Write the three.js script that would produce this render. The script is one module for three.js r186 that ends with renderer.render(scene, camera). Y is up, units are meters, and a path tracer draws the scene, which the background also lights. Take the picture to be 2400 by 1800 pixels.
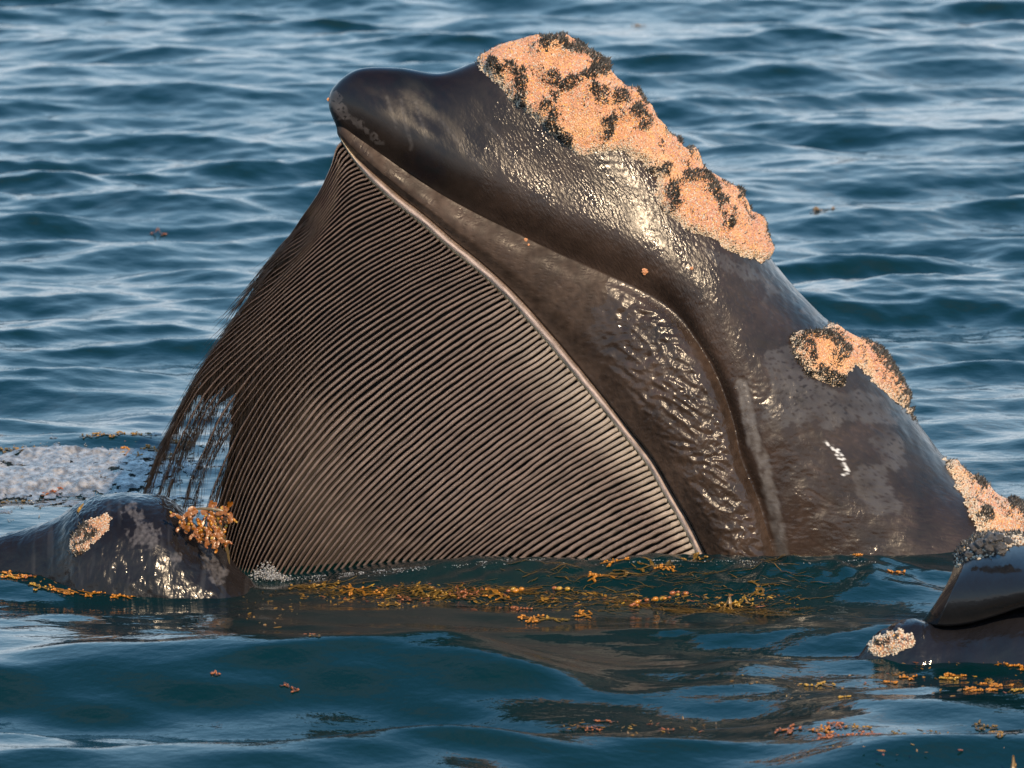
import * as THREE from 'three';
import { mergeGeometries } from 'three/addons/utils/BufferGeometryUtils.js';

// ---------------------------------------------------------------- camera, sky, sun, exposure
const scene = new THREE.Scene();
const R = Math.PI / 180, PXM = 385, DIST = 45, PITCH = 10 * R;        // 385 photo pixels to the metre at the whale, long lens
const FOV = 2 * Math.atan(900 / PXM / DIST) / R;
const camera = new THREE.PerspectiveCamera(FOV, 4 / 3, 1, 9000);
const AIM = new THREE.Vector3(0, 385 / PXM / Math.cos(PITCH), 0);      // the level of the sea is at row 1285 of the photo under the whale's midline
camera.position.set(0, AIM.y + DIST * Math.sin(PITCH), DIST * Math.cos(PITCH));
camera.lookAt(AIM);
camera.updateMatrixWorld(true);
camera.focus = 44.4; camera.userData.fStop = 3.6;

const SUN_AZ = 20 * R, SUN_EL = 30 * R;                                 // behind the camera, to its right
const sunDir = new THREE.Vector3(Math.sin(SUN_AZ) * Math.cos(SUN_EL), Math.sin(SUN_EL), Math.cos(SUN_AZ) * Math.cos(SUN_EL));
const sun = new THREE.DirectionalLight(new THREE.Color().setRGB(1, 0.76, 0.50), 4.8);
sun.position.copy(sunDir).multiplyScalar(60); sun.castShadow = true;
Object.assign(sun.shadow.camera, { left: -9, right: 9, top: 9, bottom: -9, near: 1, far: 140 });
sun.shadow.mapSize.set(2048, 2048);
scene.add(sun, sun.target);

// ---------------------------------------------------------------- helpers
function rng(seed) { let s = seed >>> 0; return () => { s = (s + 0x6d2b79f5) | 0; let t = Math.imul(s ^ (s >>> 15), 1 | s); t = (t + Math.imul(t ^ (t >>> 7), 61 | t)) ^ t; return ((t ^ (t >>> 14)) >>> 0) / 4294967296; }; }
const PERM = (() => { const r = rng(11), p = [...Array(256).keys()]; for (let i = 255; i > 0; i--) { const j = Math.floor(r() * (i + 1)); [p[i], p[j]] = [p[j], p[i]]; } return Uint8Array.from([...p, ...p]); })();
const grad = (h, x, y, z) => { const u = h < 8 ? x : y, v = h < 4 ? y : h === 12 || h === 14 ? x : z; return ((h & 1) ? -u : u) + ((h & 2) ? -v : v); };
const fade = (t) => t * t * t * (t * (t * 6 - 15) + 10), mix = (a, b, t) => a + (b - a) * t, clamp = (x, a = 0, b = 1) => Math.min(b, Math.max(a, x));
const sstep = (a, b, x) => { const t = clamp((x - a) / (b - a)); return t * t * (3 - 2 * t); };
function noise(x, y, z = 0) {
  const X = Math.floor(x), Y = Math.floor(y), Z = Math.floor(z); x -= X; y -= Y; z -= Z;
  const a = PERM[(X & 255)] + Y & 255, b = PERM[(X + 1) & 255] + Y & 255, u = fade(x), v = fade(y), w = fade(z);
  const aa = PERM[a] + Z & 255, ab = PERM[(a + 1) & 255] + Z & 255, ba = PERM[b] + Z & 255, bb = PERM[(b + 1) & 255] + Z & 255;
  return mix(mix(mix(grad(PERM[aa] & 15, x, y, z), grad(PERM[ba] & 15, x - 1, y, z), u), mix(grad(PERM[ab] & 15, x, y - 1, z), grad(PERM[bb] & 15, x - 1, y - 1, z), u), v),
    mix(mix(grad(PERM[aa + 1] & 15, x, y, z - 1), grad(PERM[ba + 1] & 15, x - 1, y, z - 1), u), mix(grad(PERM[ab + 1] & 15, x, y - 1, z - 1), grad(PERM[bb + 1] & 15, x - 1, y - 1, z - 1), u), v), w);
}
const fbm = (x, y, z, n = 4) => { let s = 0, a = 1; for (let i = 0; i < n; i++, a *= 0.5, x *= 2.03, y *= 2.03, z *= 2.03) s += a * noise(x + i * 7.3, y, z); return s; };

// A place on the upright plane z, named by the photo's 2400 x 1800 grid (used to lay out true 3-D shapes).
const EYE = camera.position.clone(), FX = new THREE.Vector3(1, 0, 0), FY = new THREE.Vector3(0, Math.cos(PITCH), -Math.sin(PITCH)), FZ = new THREE.Vector3(0, -Math.sin(PITCH), -Math.cos(PITCH));
const ray = (px, py) => FZ.clone().multiplyScalar(PXM * DIST).addScaledVector(FX, px - 1200).addScaledVector(FY, 900 - py);
function at(px, py, z) { const d = ray(px, py); return EYE.clone().addScaledVector(d, (z - EYE.z) / d.z); }
function toPx(p) { const d = p.clone().sub(EYE), k = PXM * DIST / d.dot(FZ); return [1200 + d.dot(FX) * k, 900 - d.dot(FY) * k]; }

const counts = {};
const numbered = (n) => { const c = counts[n] = (counts[n] ?? -1) + 1; return c ? n + '_' + String(c).padStart(3, '0') : n; };
function finish(o) { o.castShadow = true; o.receiveShadow = true; return o; }
function tag(o, label, category, group, kind) { o.name = numbered(o.name); o.userData = { label, category }; if (group) o.userData.group = group; if (kind) o.userData.kind = kind; scene.add(o); return o; }
function part(name, geometry, material, parent, kind, label) { const m = finish(new THREE.Mesh(geometry, material)); m.name = name; if (kind) m.userData.kind = kind; if (label) m.userData.label = label; parent?.add(m); return m; }
function cr(list, t) {                                                  // smooth curve through a list of number lists
  const n = list.length - 1, i = clamp(Math.floor(t), 0, n - 1), f = t - i, a = list[Math.max(i - 1, 0)], b = list[i], c = list[i + 1], d = list[Math.min(i + 2, n)];
  return b.map((_, k) => 0.5 * (2 * b[k] + (c[k] - a[k]) * f + (2 * a[k] - 5 * b[k] + 4 * c[k] - d[k]) * f * f + (3 * b[k] - a[k] - 3 * c[k] + d[k]) * f * f * f));
}
function resample(list, n) {                                            // n points evenly along a curve
  const fine = []; for (let i = 0; i <= (list.length - 1) * 12; i++) fine.push(cr(list, i / 12));
  const len = [0]; for (let i = 1; i < fine.length; i++) len.push(len[i - 1] + Math.hypot(...fine[i].map((v, k) => v - fine[i - 1][k])));
  const out = []; for (let i = 0, j = 0; i < n; i++) { const l = len.at(-1) * i / (n - 1); while (j < fine.length - 2 && len[j + 1] < l) j++; const f = clamp((l - len[j]) / (len[j + 1] - len[j] || 1)); out.push(fine[j].map((v, k) => mix(v, fine[j + 1][k], f))); }
  return out;
}
function gridGeometry(nu, nv, pos, { color, uv, loop = false, keep, flip = false } = {}) {   // nu x nv points, pos as a flat array
  const g = new THREE.BufferGeometry(), index = [];
  const lv = loop ? nv : nv - 1;
  for (let i = 0; i < nu - 1; i++) for (let j = 0; j < lv; j++) {
    const a = i * nv + j, b = i * nv + (j + 1) % nv, c = a + nv, d = b + nv;
    if (keep && !(keep(a) || keep(b) || keep(c) || keep(d))) continue;
    if (flip) index.push(a, d, b, a, c, d); else index.push(a, b, d, a, d, c);
  }
  g.setAttribute('position', new THREE.BufferAttribute(pos instanceof Float32Array ? pos : Float32Array.from(pos), 3));
  if (color) g.setAttribute('color', new THREE.BufferAttribute(Float32Array.from(color), 3));
  if (uv) g.setAttribute('uv', new THREE.BufferAttribute(Float32Array.from(uv), 2));
  g.setIndex(index); g.computeVertexNormals();
  return g;
}
function segDist(px, py, path) {
  let best = 1e9;
  for (let i = 0; i < path.length - 1; i++) { const [x0, y0] = path[i], [x1, y1] = path[i + 1], dx = x1 - x0, dy = y1 - y0, t = clamp(((px - x0) * dx + (py - y0) * dy) / (dx * dx + dy * dy || 1)); best = Math.min(best, Math.hypot(px - x0 - dx * t, py - y0 - dy * t)); }
  return best;
}
function inside(px, py, poly) { let c = false; for (let i = 0, j = poly.length - 1; i < poly.length; j = i++) { const [xi, yi] = poly[i], [xj, yj] = poly[j]; if ((yi > py) !== (yj > py) && px < (xj - xi) * (py - yi) / (yj - yi) + xi) c = !c; } return c; }
const signed = (px, py, poly) => (inside(px, py, poly) ? 1 : -1) * segDist(px, py, [...poly, poly[0]]);

// ---------------------------------------------------------------- sky: clear evening air, a few thin clouds
{
  const W = 1024, H = 512, data = new Float32Array(W * H * 4);
  const stops = [[0, [0.90, 0.92, 0.96]], [4, [0.90, 1.04, 1.16]], [11, [0.66, 0.96, 1.22]], [22, [0.40, 0.78, 1.16]], [42, [0.17, 0.48, 0.92]], [70, [0.06, 0.21, 0.52]], [90, [0.04, 0.15, 0.38]]];
  for (let r = 0; r < H; r++) for (let c = 0; c < W; c++) {
    const el = ((r + 0.5) / H - 0.5) * 180, az = ((c + 0.5) / W - 0.5) * 2 * Math.PI, e = Math.max(el, 0);
    let k = 0; while (k < stops.length - 2 && stops[k + 1][0] < e) k++;
    const f = clamp((e - stops[k][0]) / (stops[k + 1][0] - stops[k][0])), x = Math.cos(az) * Math.cos(el * R), y = Math.sin(el * R), z = Math.sin(az) * Math.cos(el * R);
    const toSun = clamp(x * sunDir.x + y * sunDir.y + z * sunDir.z, -1, 1), glow = 0.28 * Math.pow(Math.max(0, toSun), 6);
    const s = 1 / (Math.max(y, 0.03) + 0.12), cl = sstep(0.12, 0.75, fbm(x * s * 1.3 + 3, z * s * 1.9, 2.2, 5)) * sstep(2, 14, el) * 0.42;
    const cloud = [0.62, 0.58, 0.62];
    for (let q = 0; q < 3; q++) { const v = mix(stops[k][1][q], stops[k + 1][1][q], f) + glow * [1, 0.85, 0.65][q]; data[(r * W + c) * 4 + q] = el <= 0 ? 0.12 : mix(v, cloud[q] + glow, cl); }
    data[(r * W + c) * 4 + 3] = 1;
  }
  const sky = new THREE.DataTexture(data, W, H, THREE.RGBAFormat, THREE.FloatType);
  sky.mapping = THREE.EquirectangularReflectionMapping; sky.magFilter = THREE.LinearFilter; sky.minFilter = THREE.LinearFilter; sky.wrapS = THREE.RepeatWrapping; sky.needsUpdate = true;
  scene.background = sky; scene.environment = sky;
}

// ---------------------------------------------------------------- textures: fine relief that repeats without a seam
function tileNoise(size, cells, seed, octaves = 3, shape = (v) => v, stretch = 1) {
  const data = new Float32Array(size * size), r = rng(seed);
  for (let o = 0, amp = 1; o < octaves; o++, amp *= 0.5) {
    const cx = cells << o, cy = Math.max(1, Math.round(cx * stretch)), g = Array.from({ length: cx * cy }, () => { const a = r() * 6.2832; return [Math.cos(a), Math.sin(a)]; });
    for (let y = 0; y < size; y++) for (let x = 0; x < size; x++) {
      const fx = x / size * cx, fy = y / size * cy, ix = Math.floor(fx), iy = Math.floor(fy), tx = fx - ix, ty = fy - iy;
      const d = (a, b) => { const v = g[((iy + b) % cy) * cx + (ix + a) % cx]; return v[0] * (tx - a) + v[1] * (ty - b); };
      data[y * size + x] += amp * mix(mix(d(0, 0), d(1, 0), fade(tx)), mix(d(0, 1), d(1, 1), fade(tx)), fade(ty));
    }
  }
  const out = new Uint8Array(size * size * 4);
  for (let i = 0; i < size * size; i++) { const v = Math.round(255 * clamp(shape(data[i]))); out[i * 4] = out[i * 4 + 1] = out[i * 4 + 2] = v; out[i * 4 + 3] = 255; }
  const t = new THREE.DataTexture(out, size, size, THREE.RGBAFormat); t.wrapS = t.wrapT = THREE.RepeatWrapping; t.magFilter = THREE.LinearFilter; t.minFilter = THREE.LinearMipmapLinearFilter; t.needsUpdate = true;
  return t;
}
const skinRelief = tileNoise(1024, 44, 5, 3, (v) => 0.5 + v * 0.62, 1.0);
const skinGloss = tileNoise(512, 7, 8, 4, (v) => 0.62 + v * 0.55);
const rippleRelief = tileNoise(1024, 14, 21, 4, (v) => 0.5 + v * 0.5, 1.5);
const grainRelief = tileNoise(512, 40, 31, 3, (v) => 0.5 + v * 0.7);

// ---------------------------------------------------------------- the sea
const seaR = rng(77);
function waveSet(n, l0, l1, slope, spread, seed, dir = Math.PI / 2) {
  const r = rng(seed), out = [];
  for (let i = 0; i < n; i++) { const l = l0 * Math.pow(l1 / l0, (i + r()) / n), k = 2 * Math.PI / l, a = dir + (r() + r() + r() - 1.5) / 1.5 * spread; out.push([k * Math.cos(a), k * Math.sin(a), slope * Math.sqrt(2 / n) / k, r() * 6.2832, Math.cos(a), Math.sin(a)]); }
  return out;
}
const chop = [...waveSet(44, 0.6, 2.2, 0.20, 1.4, 101), ...waveSet(26, 0.17, 0.5, 0.095, 1.9, 102), ...waveSet(10, 2.5, 8, 0.06, 0.8, 103)];
const calm = [...waveSet(16, 0.8, 2.6, 0.105, 0.6, 201), ...waveSet(22, 0.25, 0.8, 0.06, 1.0, 202)];
const veil = waveSet(20, 0.35, 1.3, 0.095, 0.8, 401);
const fuss = waveSet(26, 0.07, 0.28, 0.10, 1.6, 301);
const sumWaves = (set, x, z, o, m) => { if (m < 0.002) return; for (const [kx, kz, a, p, cx, cz] of set) { const q = kx * x + kz * z + p, s = Math.sin(q), c = Math.cos(q); o[1] += m * a * c; o[0] -= 0.75 * m * a * s * cx; o[2] -= 0.75 * m * a * s * cz; } };
const bump = (x, z, cx, cz, sx, sz, turn = 0) => { const c = Math.cos(turn), s = Math.sin(turn), dx = x - cx, dz = z - cz, u = (dx * c + dz * s) / sx, v = (-dx * s + dz * c) / sz; return Math.exp(-u * u - v * v); };
function sea(x, z) {                                                    // where the still-water point (x, z) is carried
  const o = [x, 0, z], lee = sstep(-2.6, 0.5, z + 0.25 * noise(x * 0.8, z * 0.8)), wide = 1 - sstep(7, 16, Math.abs(x)) * 0.8, far = 1 - sstep(34, 90, -z);
  const vary = 0.8 + 0.45 * noise(x * 0.35 + 5, z * 0.16);
  sumWaves(chop, x, z, o, (1 - lee) * wide * far * vary * (1 - 0.75 * bump(x, z, -2.9, -2.2, 1.2, 1.3)));
  sumWaves(calm, x, z, o, lee * wide);
  const stir = Math.max(bump(x, z, 0.2, 1.0, 1.7, 0.5), 0.9 * bump(x, z, 2.6, 3.0, 0.9, 1.0), 0.8 * bump(x, z, -2.8, 0.4, 0.9, 0.9), 0.5 * bump(x, z, 0.9, 2.6, 1.4, 0.5));
  sumWaves(fuss, x, z, o, stir * 1.05);
  // water heaped against the whale, sunk before the jaw, and the long swells in the foreground
  o[1] += -0.125 * bump(x, z, -1.45, 0.5, 0.5, 0.45) + 0.115 * sstep(-1.3, 0.1, x) * (1 - sstep(1.9, 2.8, x)) * Math.exp(-(((z - 0.9) / 0.42) ** 2)) * (0.85 + 0.5 * noise(x * 2.6, z * 2, 4) + 0.25 * noise(x * 9, z * 7, 2)) - 0.04 * bump(x, z, -0.2, 1.7, 2.2, 0.5) - 0.02 * bump(x, z, -2.1, 1.5, 0.9, 0.4) + 0.09 * bump(x, z, -3.08, 0.9, 0.6, 0.4, 0.1) + 0.07 * bump(x, z, 2.9, 3.8, 0.6, 0.35);
  const run = (x0, x1, soft) => sstep(x0 - soft, x0 + soft, x) * (1 - sstep(x1 - soft, x1 + soft, x)), zw = z - 0.12 * Math.sin(x * 1.1 + 1) - 0.07 * Math.sin(x * 2.7);
  const ridge = (zc, s) => Math.exp(-(((zw - zc) / s) ** 2));
  o[1] += run(-9, 0.15, 0.55) * ((0.22 + 0.05 * noise(x * 0.9, 7)) * ridge(3.6, 0.66) - 0.09 * ridge(4.85, 0.5) + 0.13 * ridge(6.5, 0.75));
  sumWaves(veil, x, z, o, 0.9 * sstep(2.2, 3.2, z));
  o[1] += 0.055 * bump(x, z, 1.30, 3.75, 0.26, 0.24) + 0.05 * bump(x, z, 2.1, 2.7, 0.4, 0.2, -0.2) + 0.045 * bump(x, z, 1.75, 2.15, 0.3, 0.16, -0.1) + 0.03 * bump(x, z, 1.2, 1.9, 0.25, 0.12);
  o[1] += run(1.5, 9, 0.5) * (0.15 * ridge(5.1 - 0.1 * x, 0.42) + 0.13 * ridge(6.6 - 0.15 * x, 0.45)) + 0.05 * bump(x, z, 0.5, 5.7, 0.7, 0.2) + 0.04 * bump(x, z, -0.7, 5.9, 0.8, 0.2);
  return o;
}
const seaLevel = (x, z) => { let a = x, b = z, o; for (let i = 0; i < 3; i++) { o = sea(a, b); a += x - o[0]; b += z - o[2]; } return sea(a, b)[1]; };
function onSea(px, py) {                                                // the point of the sea's surface seen at a pixel
  const d = ray(px, py); let y = 0, p = EYE.clone();
  for (let i = 0; i < 5; i++) { p = EYE.clone().addScaledVector(d, (y - EYE.y) / d.y); y = seaLevel(p.x, p.z); }
  return p;
}
{
  const line = (a, b, step, out) => { const l = []; for (let v = a; v <= b + 1e-6; v += step) l.push(v); let s = step, lo = a, hi = b; while (hi < out) { s *= 1.32; lo -= s; hi += s; l.unshift(lo); l.push(hi); } return l; };
  const xs = line(-5.6, 5.6, 0.02, 3500), zs = [];
  let z = 6.8, s = 0.02; const front = []; while (z > -31) { zs.push(z); s = z > 0 ? 0.024 : 0.024 + 0.001 * -z; z -= s; }
  while (z > -6000) { zs.push(z); s *= 1.3; z -= s; }
  z = 6.8; s = 0.03; while (z < 400) { s *= 1.4; z += s; front.unshift(z); }
  zs.unshift(...front);
  const nu = zs.length, nv = xs.length, pos = new Float32Array(nu * nv * 3), uv = new Float32Array(nu * nv * 2);
  for (let i = 0, q = 0; i < nu; i++) for (let j = 0; j < nv; j++, q++) {
    const far = Math.abs(xs[j]) > 30 || zs[i] < -110 || zs[i] > 40, o = far ? [xs[j], 0, zs[i]] : sea(xs[j], zs[i]);
    pos.set(o, q * 3); uv[q * 2] = xs[j] / 1.5; uv[q * 2 + 1] = zs[i] / 1.5;
  }
  const water = new THREE.MeshPhysicalMaterial({ color: new THREE.Color().setRGB(0.0011, 0.0150, 0.0168), roughness: 0.03, ior: 1.34, bumpMap: rippleRelief, bumpScale: 0.003 });
  const o = part('sea', gridGeometry(nu, nv, pos, { uv }), water, scene);
  o.userData = { kind: 'structure', label: 'teal blue sea, choppy behind and smoother with reflections in front', category: 'sea' };
}

// ---------------------------------------------------------------- materials of the whales
const rgb = (r, g, b) => new THREE.Color().setRGB(r, g, b);
const skinOf = (bumpScale) => new THREE.MeshPhysicalMaterial({ color: 0xffffff, vertexColors: true, roughness: 0.40, roughnessMap: skinGloss, bumpMap: skinRelief, bumpScale, specularIntensity: 0.55, clearcoat: 0.04, clearcoatRoughness: 0.16 });
const skinMats = [skinOf(0.0003), skinOf(0.001), skinOf(0.0024), Object.assign(skinOf(0.0009), { roughness: 0.75, specularIntensity: 0.3, clearcoat: 0 })];
const smoothSkinMat = new THREE.MeshPhysicalMaterial({ color: 0xffffff, vertexColors: true, roughness: 0.26, roughnessMap: skinGloss, bumpMap: skinRelief, bumpScale: 0.0012, specularIntensity: 0.6 });
const jawMat = new THREE.MeshPhysicalMaterial({ color: 0xffffff, vertexColors: true, roughness: 0.34, roughnessMap: skinGloss, bumpMap: skinRelief, bumpScale: 0.0016, specularIntensity: 0.4, clearcoat: 0.12, clearcoatRoughness: 0.1 });
const gumMat = new THREE.MeshPhysicalMaterial({ color: 0xffffff, vertexColors: true, roughness: 0.38, bumpMap: grainRelief, bumpScale: 0.003 });
const plateMat = new THREE.MeshPhysicalMaterial({ color: 0xffffff, vertexColors: true, roughness: 0.26, bumpMap: grainRelief, bumpScale: 0.0026 });
const hairMat = new THREE.MeshPhysicalMaterial({ color: rgb(0.022, 0.016, 0.013), roughness: 0.3 });
const matMat = new THREE.MeshStandardMaterial({ color: rgb(0.014, 0.010, 0.008), roughness: 0.7 });
const crustBase = new THREE.MeshStandardMaterial({ color: 0xffffff, vertexColors: true, roughness: 0.75, bumpMap: grainRelief, bumpScale: 0.006 });
const liceMat = new THREE.MeshPhysicalMaterial({ color: 0xffffff, roughness: 0.4 });
const crustMat = new THREE.MeshPhysicalMaterial({ color: 0xffffff, roughness: 0.4 });

// ---------------------------------------------------------------- first whale: the raised head
const whale = new THREE.Group(); whale.name = 'right_whale';
const D = 2400 / 2212;
// outline of the back, crease above the lip, edge of the gum; depth of the flank and half-width of the head
const ST = [
  [726, 272, 727, 275, 728, 282, 0.00, 0.00], [710, 225, 742, 276, 735, 300, 0.06, 0.10], [722, 187, 772, 296, 762, 345, 0.09, 0.16], [775, 149, 822, 331, 800, 390, 0.13, 0.21], [860, 147, 884, 374, 850, 437, 0.16, 0.25],
  [950, 158, 955, 420, 905, 480, 0.19, 0.29], [1025, 134, 1033, 462, 965, 532, 0.22, 0.33], [1110, 103, 1123, 506, 1030, 585, 0.25, 0.37], [1190, 98, 1213, 549, 1095, 645, 0.28, 0.42], [1284, 147, 1302, 587, 1160, 716, 0.31, 0.48],
  [1393, 250, 1392, 628, 1225, 793, 0.34, 0.55], [1493, 355, 1458, 675, 1285, 865, 0.37, 0.62], [1593, 440, 1507, 740, 1345, 940, 0.40, 0.69], [1672, 567, 1551, 820, 1395, 1003, 0.42, 0.76], [1785, 690, 1583, 910, 1440, 1080, 0.44, 0.82],
  [1882, 765, 1601, 990, 1475, 1140, 0.46, 0.88], [1977, 905, 1632, 1065, 1505, 1200, 0.47, 0.93], [2083, 1037, 1656, 1140, 1535, 1265, 0.48, 0.98], [2185, 1106, 1674, 1210, 1565, 1330, 0.48, 1.02], [2330, 1200, 1692, 1300, 1600, 1410, 0.48, 1.05],
  [2480, 1330, 1722, 1410, 1640, 1500, 0.46, 1.05], [2600, 1500, 1760, 1530, 1690, 1610, 0.42, 1.0],
].map((s) => [...s.slice(0, 6).map((v) => v * D), s[6], s[7]]);
const upperMask = (u) => sstep(1.5, 4, u) * (1 - sstep(9.5, 12.5, u));
function headStation(u) {
  const s = cr(ST, u), e = 0.05, a = cr(ST, Math.max(0, u - e)), b = cr(ST, Math.min(ST.length - 1.0001, u + e));
  let gx = b[4] - a[4], gy = b[5] - a[5]; const l = Math.hypot(gx, gy) || 1; gx /= l; gy /= l;
  const strip = 23 * sstep(0, 4, u);
  return { T: [s[0], s[1]], C: [s[2], s[3]], G: [s[4], s[5]], L: [s[4] + gy * strip, s[5] - gx * strip], zc: s[6], w: s[7], zT: s[6] - s[7], tg: [gx, gy] };
}
const TIP = 21.0, PER = 30, NU = Math.floor(TIP * PER) + 1, NF = 112, NL = 74, NB = 44, NV = 2 + NL + NF + NB;
const head = { pos: new Float32Array(NU * NV * 3), uv: new Float32Array(NU * NV * 2), px: new Float32Array(NU * NV * 2), kind: new Float32Array(NU * NV * 2) };
{
  let along = 0, last = null;
  for (let i = 0; i < NU; i++) {
    const u = Math.min(TIP - 1e-4, Math.pow(i / (NU - 1), 1.12) * TIP), s = headStation(u), up = upperMask(u), low = sstep(9, 13, u), tip = sstep(0, 3, u);
    const gd = tip * (0.010 + 0.017 * up + 0.045 * low), gw = 15 + 16 * up + 4 * low, lb = tip * (0.018 + 0.085 * low);
    const CT = Math.hypot(s.T[0] - s.C[0], s.T[1] - s.C[1]), CL = Math.hypot(s.L[0] - s.C[0], s.L[1] - s.C[1]);
    const col = [];
    const lip = (t) => { const d = CL * t; return [mix(s.C[0], s.L[0], t), mix(s.C[1], s.L[1], t), s.zc - gd * Math.exp(-((d / gw) ** 2)) + lb * Math.pow(Math.sin(Math.PI * clamp(t * (0.97 - 0.12 * low) + 0.01)), 1.1 - 0.3 * low) - tip * 0.035 * sstep(0.72, 1, t), 1, t]; };
    const flank = (t, side) => { const th = t * Math.PI / 2, f = 1 - Math.cos(th), d = CT * (1 - f); let z = s.w * Math.pow(Math.sin(th), 0.92);
      z += -gd * Math.exp(-((d / gw) ** 2)) + tip * (0.022 * up + 0.015) * Math.exp(-(((d - 95) / 65) ** 2)); return [mix(s.T[0], s.C[0], f), mix(s.T[1], s.C[1], f), s.zT + side * z, 0, t]; };
    col.push([s.L[0], s.L[1] + 6, s.zc - 0.035 * tip - 0.28 * s.w, 2, 0]);
    col.push([s.L[0] - 2 * tip, s.L[1] + 4 * tip, s.zc - 0.06 * tip, 2, 1]);
    for (let j = 0; j < NL; j++) col.push(lip(1 - j / NL));
    for (let j = 0; j < NF; j++) col.push(flank(1 - j / NF, 1));
    for (let j = 0; j < NB - 1; j++) col.push(flank(j / (NB - 2), -1).with(3, 3));
    col.push([s.L[0], s.L[1], s.zT - s.w * 0.85, 3, 1]);
    const c0 = at(s.C[0], s.C[1], s.zc); if (last) along += c0.distanceTo(last); last = c0;
    let across = 0, prev = null;
    col.forEach(([x, y, z, k, t], j) => {
      const p = at(x, y, z), q = i * NV + j; if (prev) across += p.distanceTo(prev); prev = p;
      head.pos.set([p.x, p.y, p.z], q * 3); head.uv.set([along, across], q * 2); head.px.set([x, y], q * 2); head.kind.set([k, t], q * 2);
    });
  }
}
const baseNormals = (() => { const g = gridGeometry(NU, NV, head.pos, { loop: true, flip: true }); return g.attributes.normal.array; })();
const bonnetPoly = [[1114, 144], [1122, 166], [1140, 180], [1169, 205], [1194, 234], [1227, 260], [1252, 281], [1281, 303], [1310, 328], [1335, 354], [1360, 368], [1382, 370], [1389, 361], [1425, 359], [1454, 356], [1480, 372], [1505, 383], [1516, 401], [1534, 408], [1532, 433], [1532, 459], [1538, 480], [1556, 502], [1581, 520], [1606, 542], [1632, 554], [1664, 560], [1697, 585], [1737, 603], [1780, 616], [1803, 612], [1826, 590], [1840, 480], [1700, 330], [1500, 140], [1330, 40], [1200, 40], [1122, 90]];
const browPoly = [[1850, 792], [1855, 779], [1877, 770], [1902, 771], [1928, 771], [1937, 757], [1959, 748], [1975, 735], [2050, 740], [2140, 860], [2165, 960], [2146, 982], [2130, 972], [2111, 956], [2080, 931], [2048, 909], [2029, 887], [2010, 864], [1991, 880], [1978, 906], [1959, 910], [1937, 902], [1915, 890], [1893, 880], [1871, 852], [1855, 826]];
const napePoly = [[2213, 1064], [2208, 1077], [2216, 1099], [2232, 1133], [2251, 1165], [2266, 1203], [2280, 1225], [2300, 1260], [2460, 1330], [2540, 1320], [2420, 1140], [2300, 1050], [2228, 1040]];
const K = (ox, oy, s, list) => list.map(([x, y]) => [ox + x / s, oy + y / s]);
const bc = (l) => K(1100, 50, 2.765, l), nc = (l) => K(1700, 700, 3.16, l);
const bonnetDark = [
  [[380, 112], [440, 116], [510, 100], [560, 130], [605, 165]], [[440, 205], [520, 188], [600, 188], [612, 240]], [[780, 262], [860, 295], [930, 340], [980, 395]], [[505, 368], [560, 390], [600, 425]], [[620, 405], [700, 400], [770, 372], [830, 340]], [[770, 440], [825, 480], [850, 520]],
  [[870, 500], [940, 522], [990, 565], [1040, 605]], [[870, 735], [880, 680], [920, 640], [980, 622], [1050, 632], [1090, 690]], [[1040, 490], [1140, 580], [1220, 620], [1290, 705], [1340, 785]], [[160, 310], [220, 335], [285, 320], [350, 365], [315, 430]], [[490, 570], [540, 500], [552, 560], [545, 630]], [[510, 680], [570, 722], [635, 790]],
  [[1400, 880], [1480, 910], [1560, 952], [1620, 1000], [1680, 1080], [1720, 1140]], [[1310, 1190], [1290, 1095], [1340, 1052], [1420, 1045], [1490, 1060], [1540, 1120], [1600, 1185], [1655, 1260], [1640, 1330]], [[1740, 1135], [1800, 1190], [1850, 1215]], [[340, 470], [365, 530]], [[1150, 970], [1240, 975]], [[640, 180], [720, 230], [780, 262]], [[1840, 1300], [1900, 1380], [1960, 1480]],
].map(bc);
const browDark = [[[500, 330], [545, 275], [620, 268], [700, 285], [770, 325], [830, 390]], [[540, 340], [600, 370], [620, 470]], [[690, 540], [760, 590], [840, 620]], [[480, 380], [500, 440], [560, 510], [620, 570]], [[870, 170], [950, 220], [1020, 290], [1100, 420], [1180, 530], [1260, 640], [1320, 740]], [[1360, 870], [1410, 890]], [[800, 440], [860, 400]]].map(nc);
const napeDark = [[[1700, 1180], [1780, 1260], [1840, 1360], [1930, 1410], [2060, 1470], [2160, 1560], [2260, 1680]], [[1860, 1400], [1960, 1430]], [[2100, 1560], [2180, 1680], [2220, 1800]], [[1880, 1620], [1900, 1650]]].map(nc);
const callList = [['bonnet', bonnetPoly, bonnetDark], ['brow', browPoly, browDark], ['nape', napePoly, napeDark]];

// skin: creases, wet wrinkles, grey sloughing patches and scratches
const greyPatches = [[[1790, 850], [1800, 820], [1850, 815], [1900, 880], [1960, 925], [2020, 905], [2080, 945], [2110, 985], [2090, 1000], [2000, 985], [1940, 1000], [1850, 1000], [1800, 1010], [1790, 970], [1805, 920]], [[2040, 1030], [2080, 1000], [2110, 1020], [2120, 1090], [2100, 1110], [2060, 1070]], [[1990, 1100], [2060, 1080], [2100, 1160], [2140, 1200], [2060, 1210], [2000, 1150]], [[782, 215], [800, 225], [820, 260], [850, 290], [880, 318], [900, 340], [890, 345], [850, 310], [800, 275], [778, 250]], [[1640, 575], [1720, 610], [1800, 640], [1830, 690], [1760, 660], [1680, 620]], [[1880, 700], [1930, 690], [1960, 745], [1920, 750], [1890, 740]]];
const strip = [[1738, 900], [1752, 960], [1765, 1030], [1790, 1080], [1800, 1140], [1815, 1200], [1828, 1262], [1838, 1320]];
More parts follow.
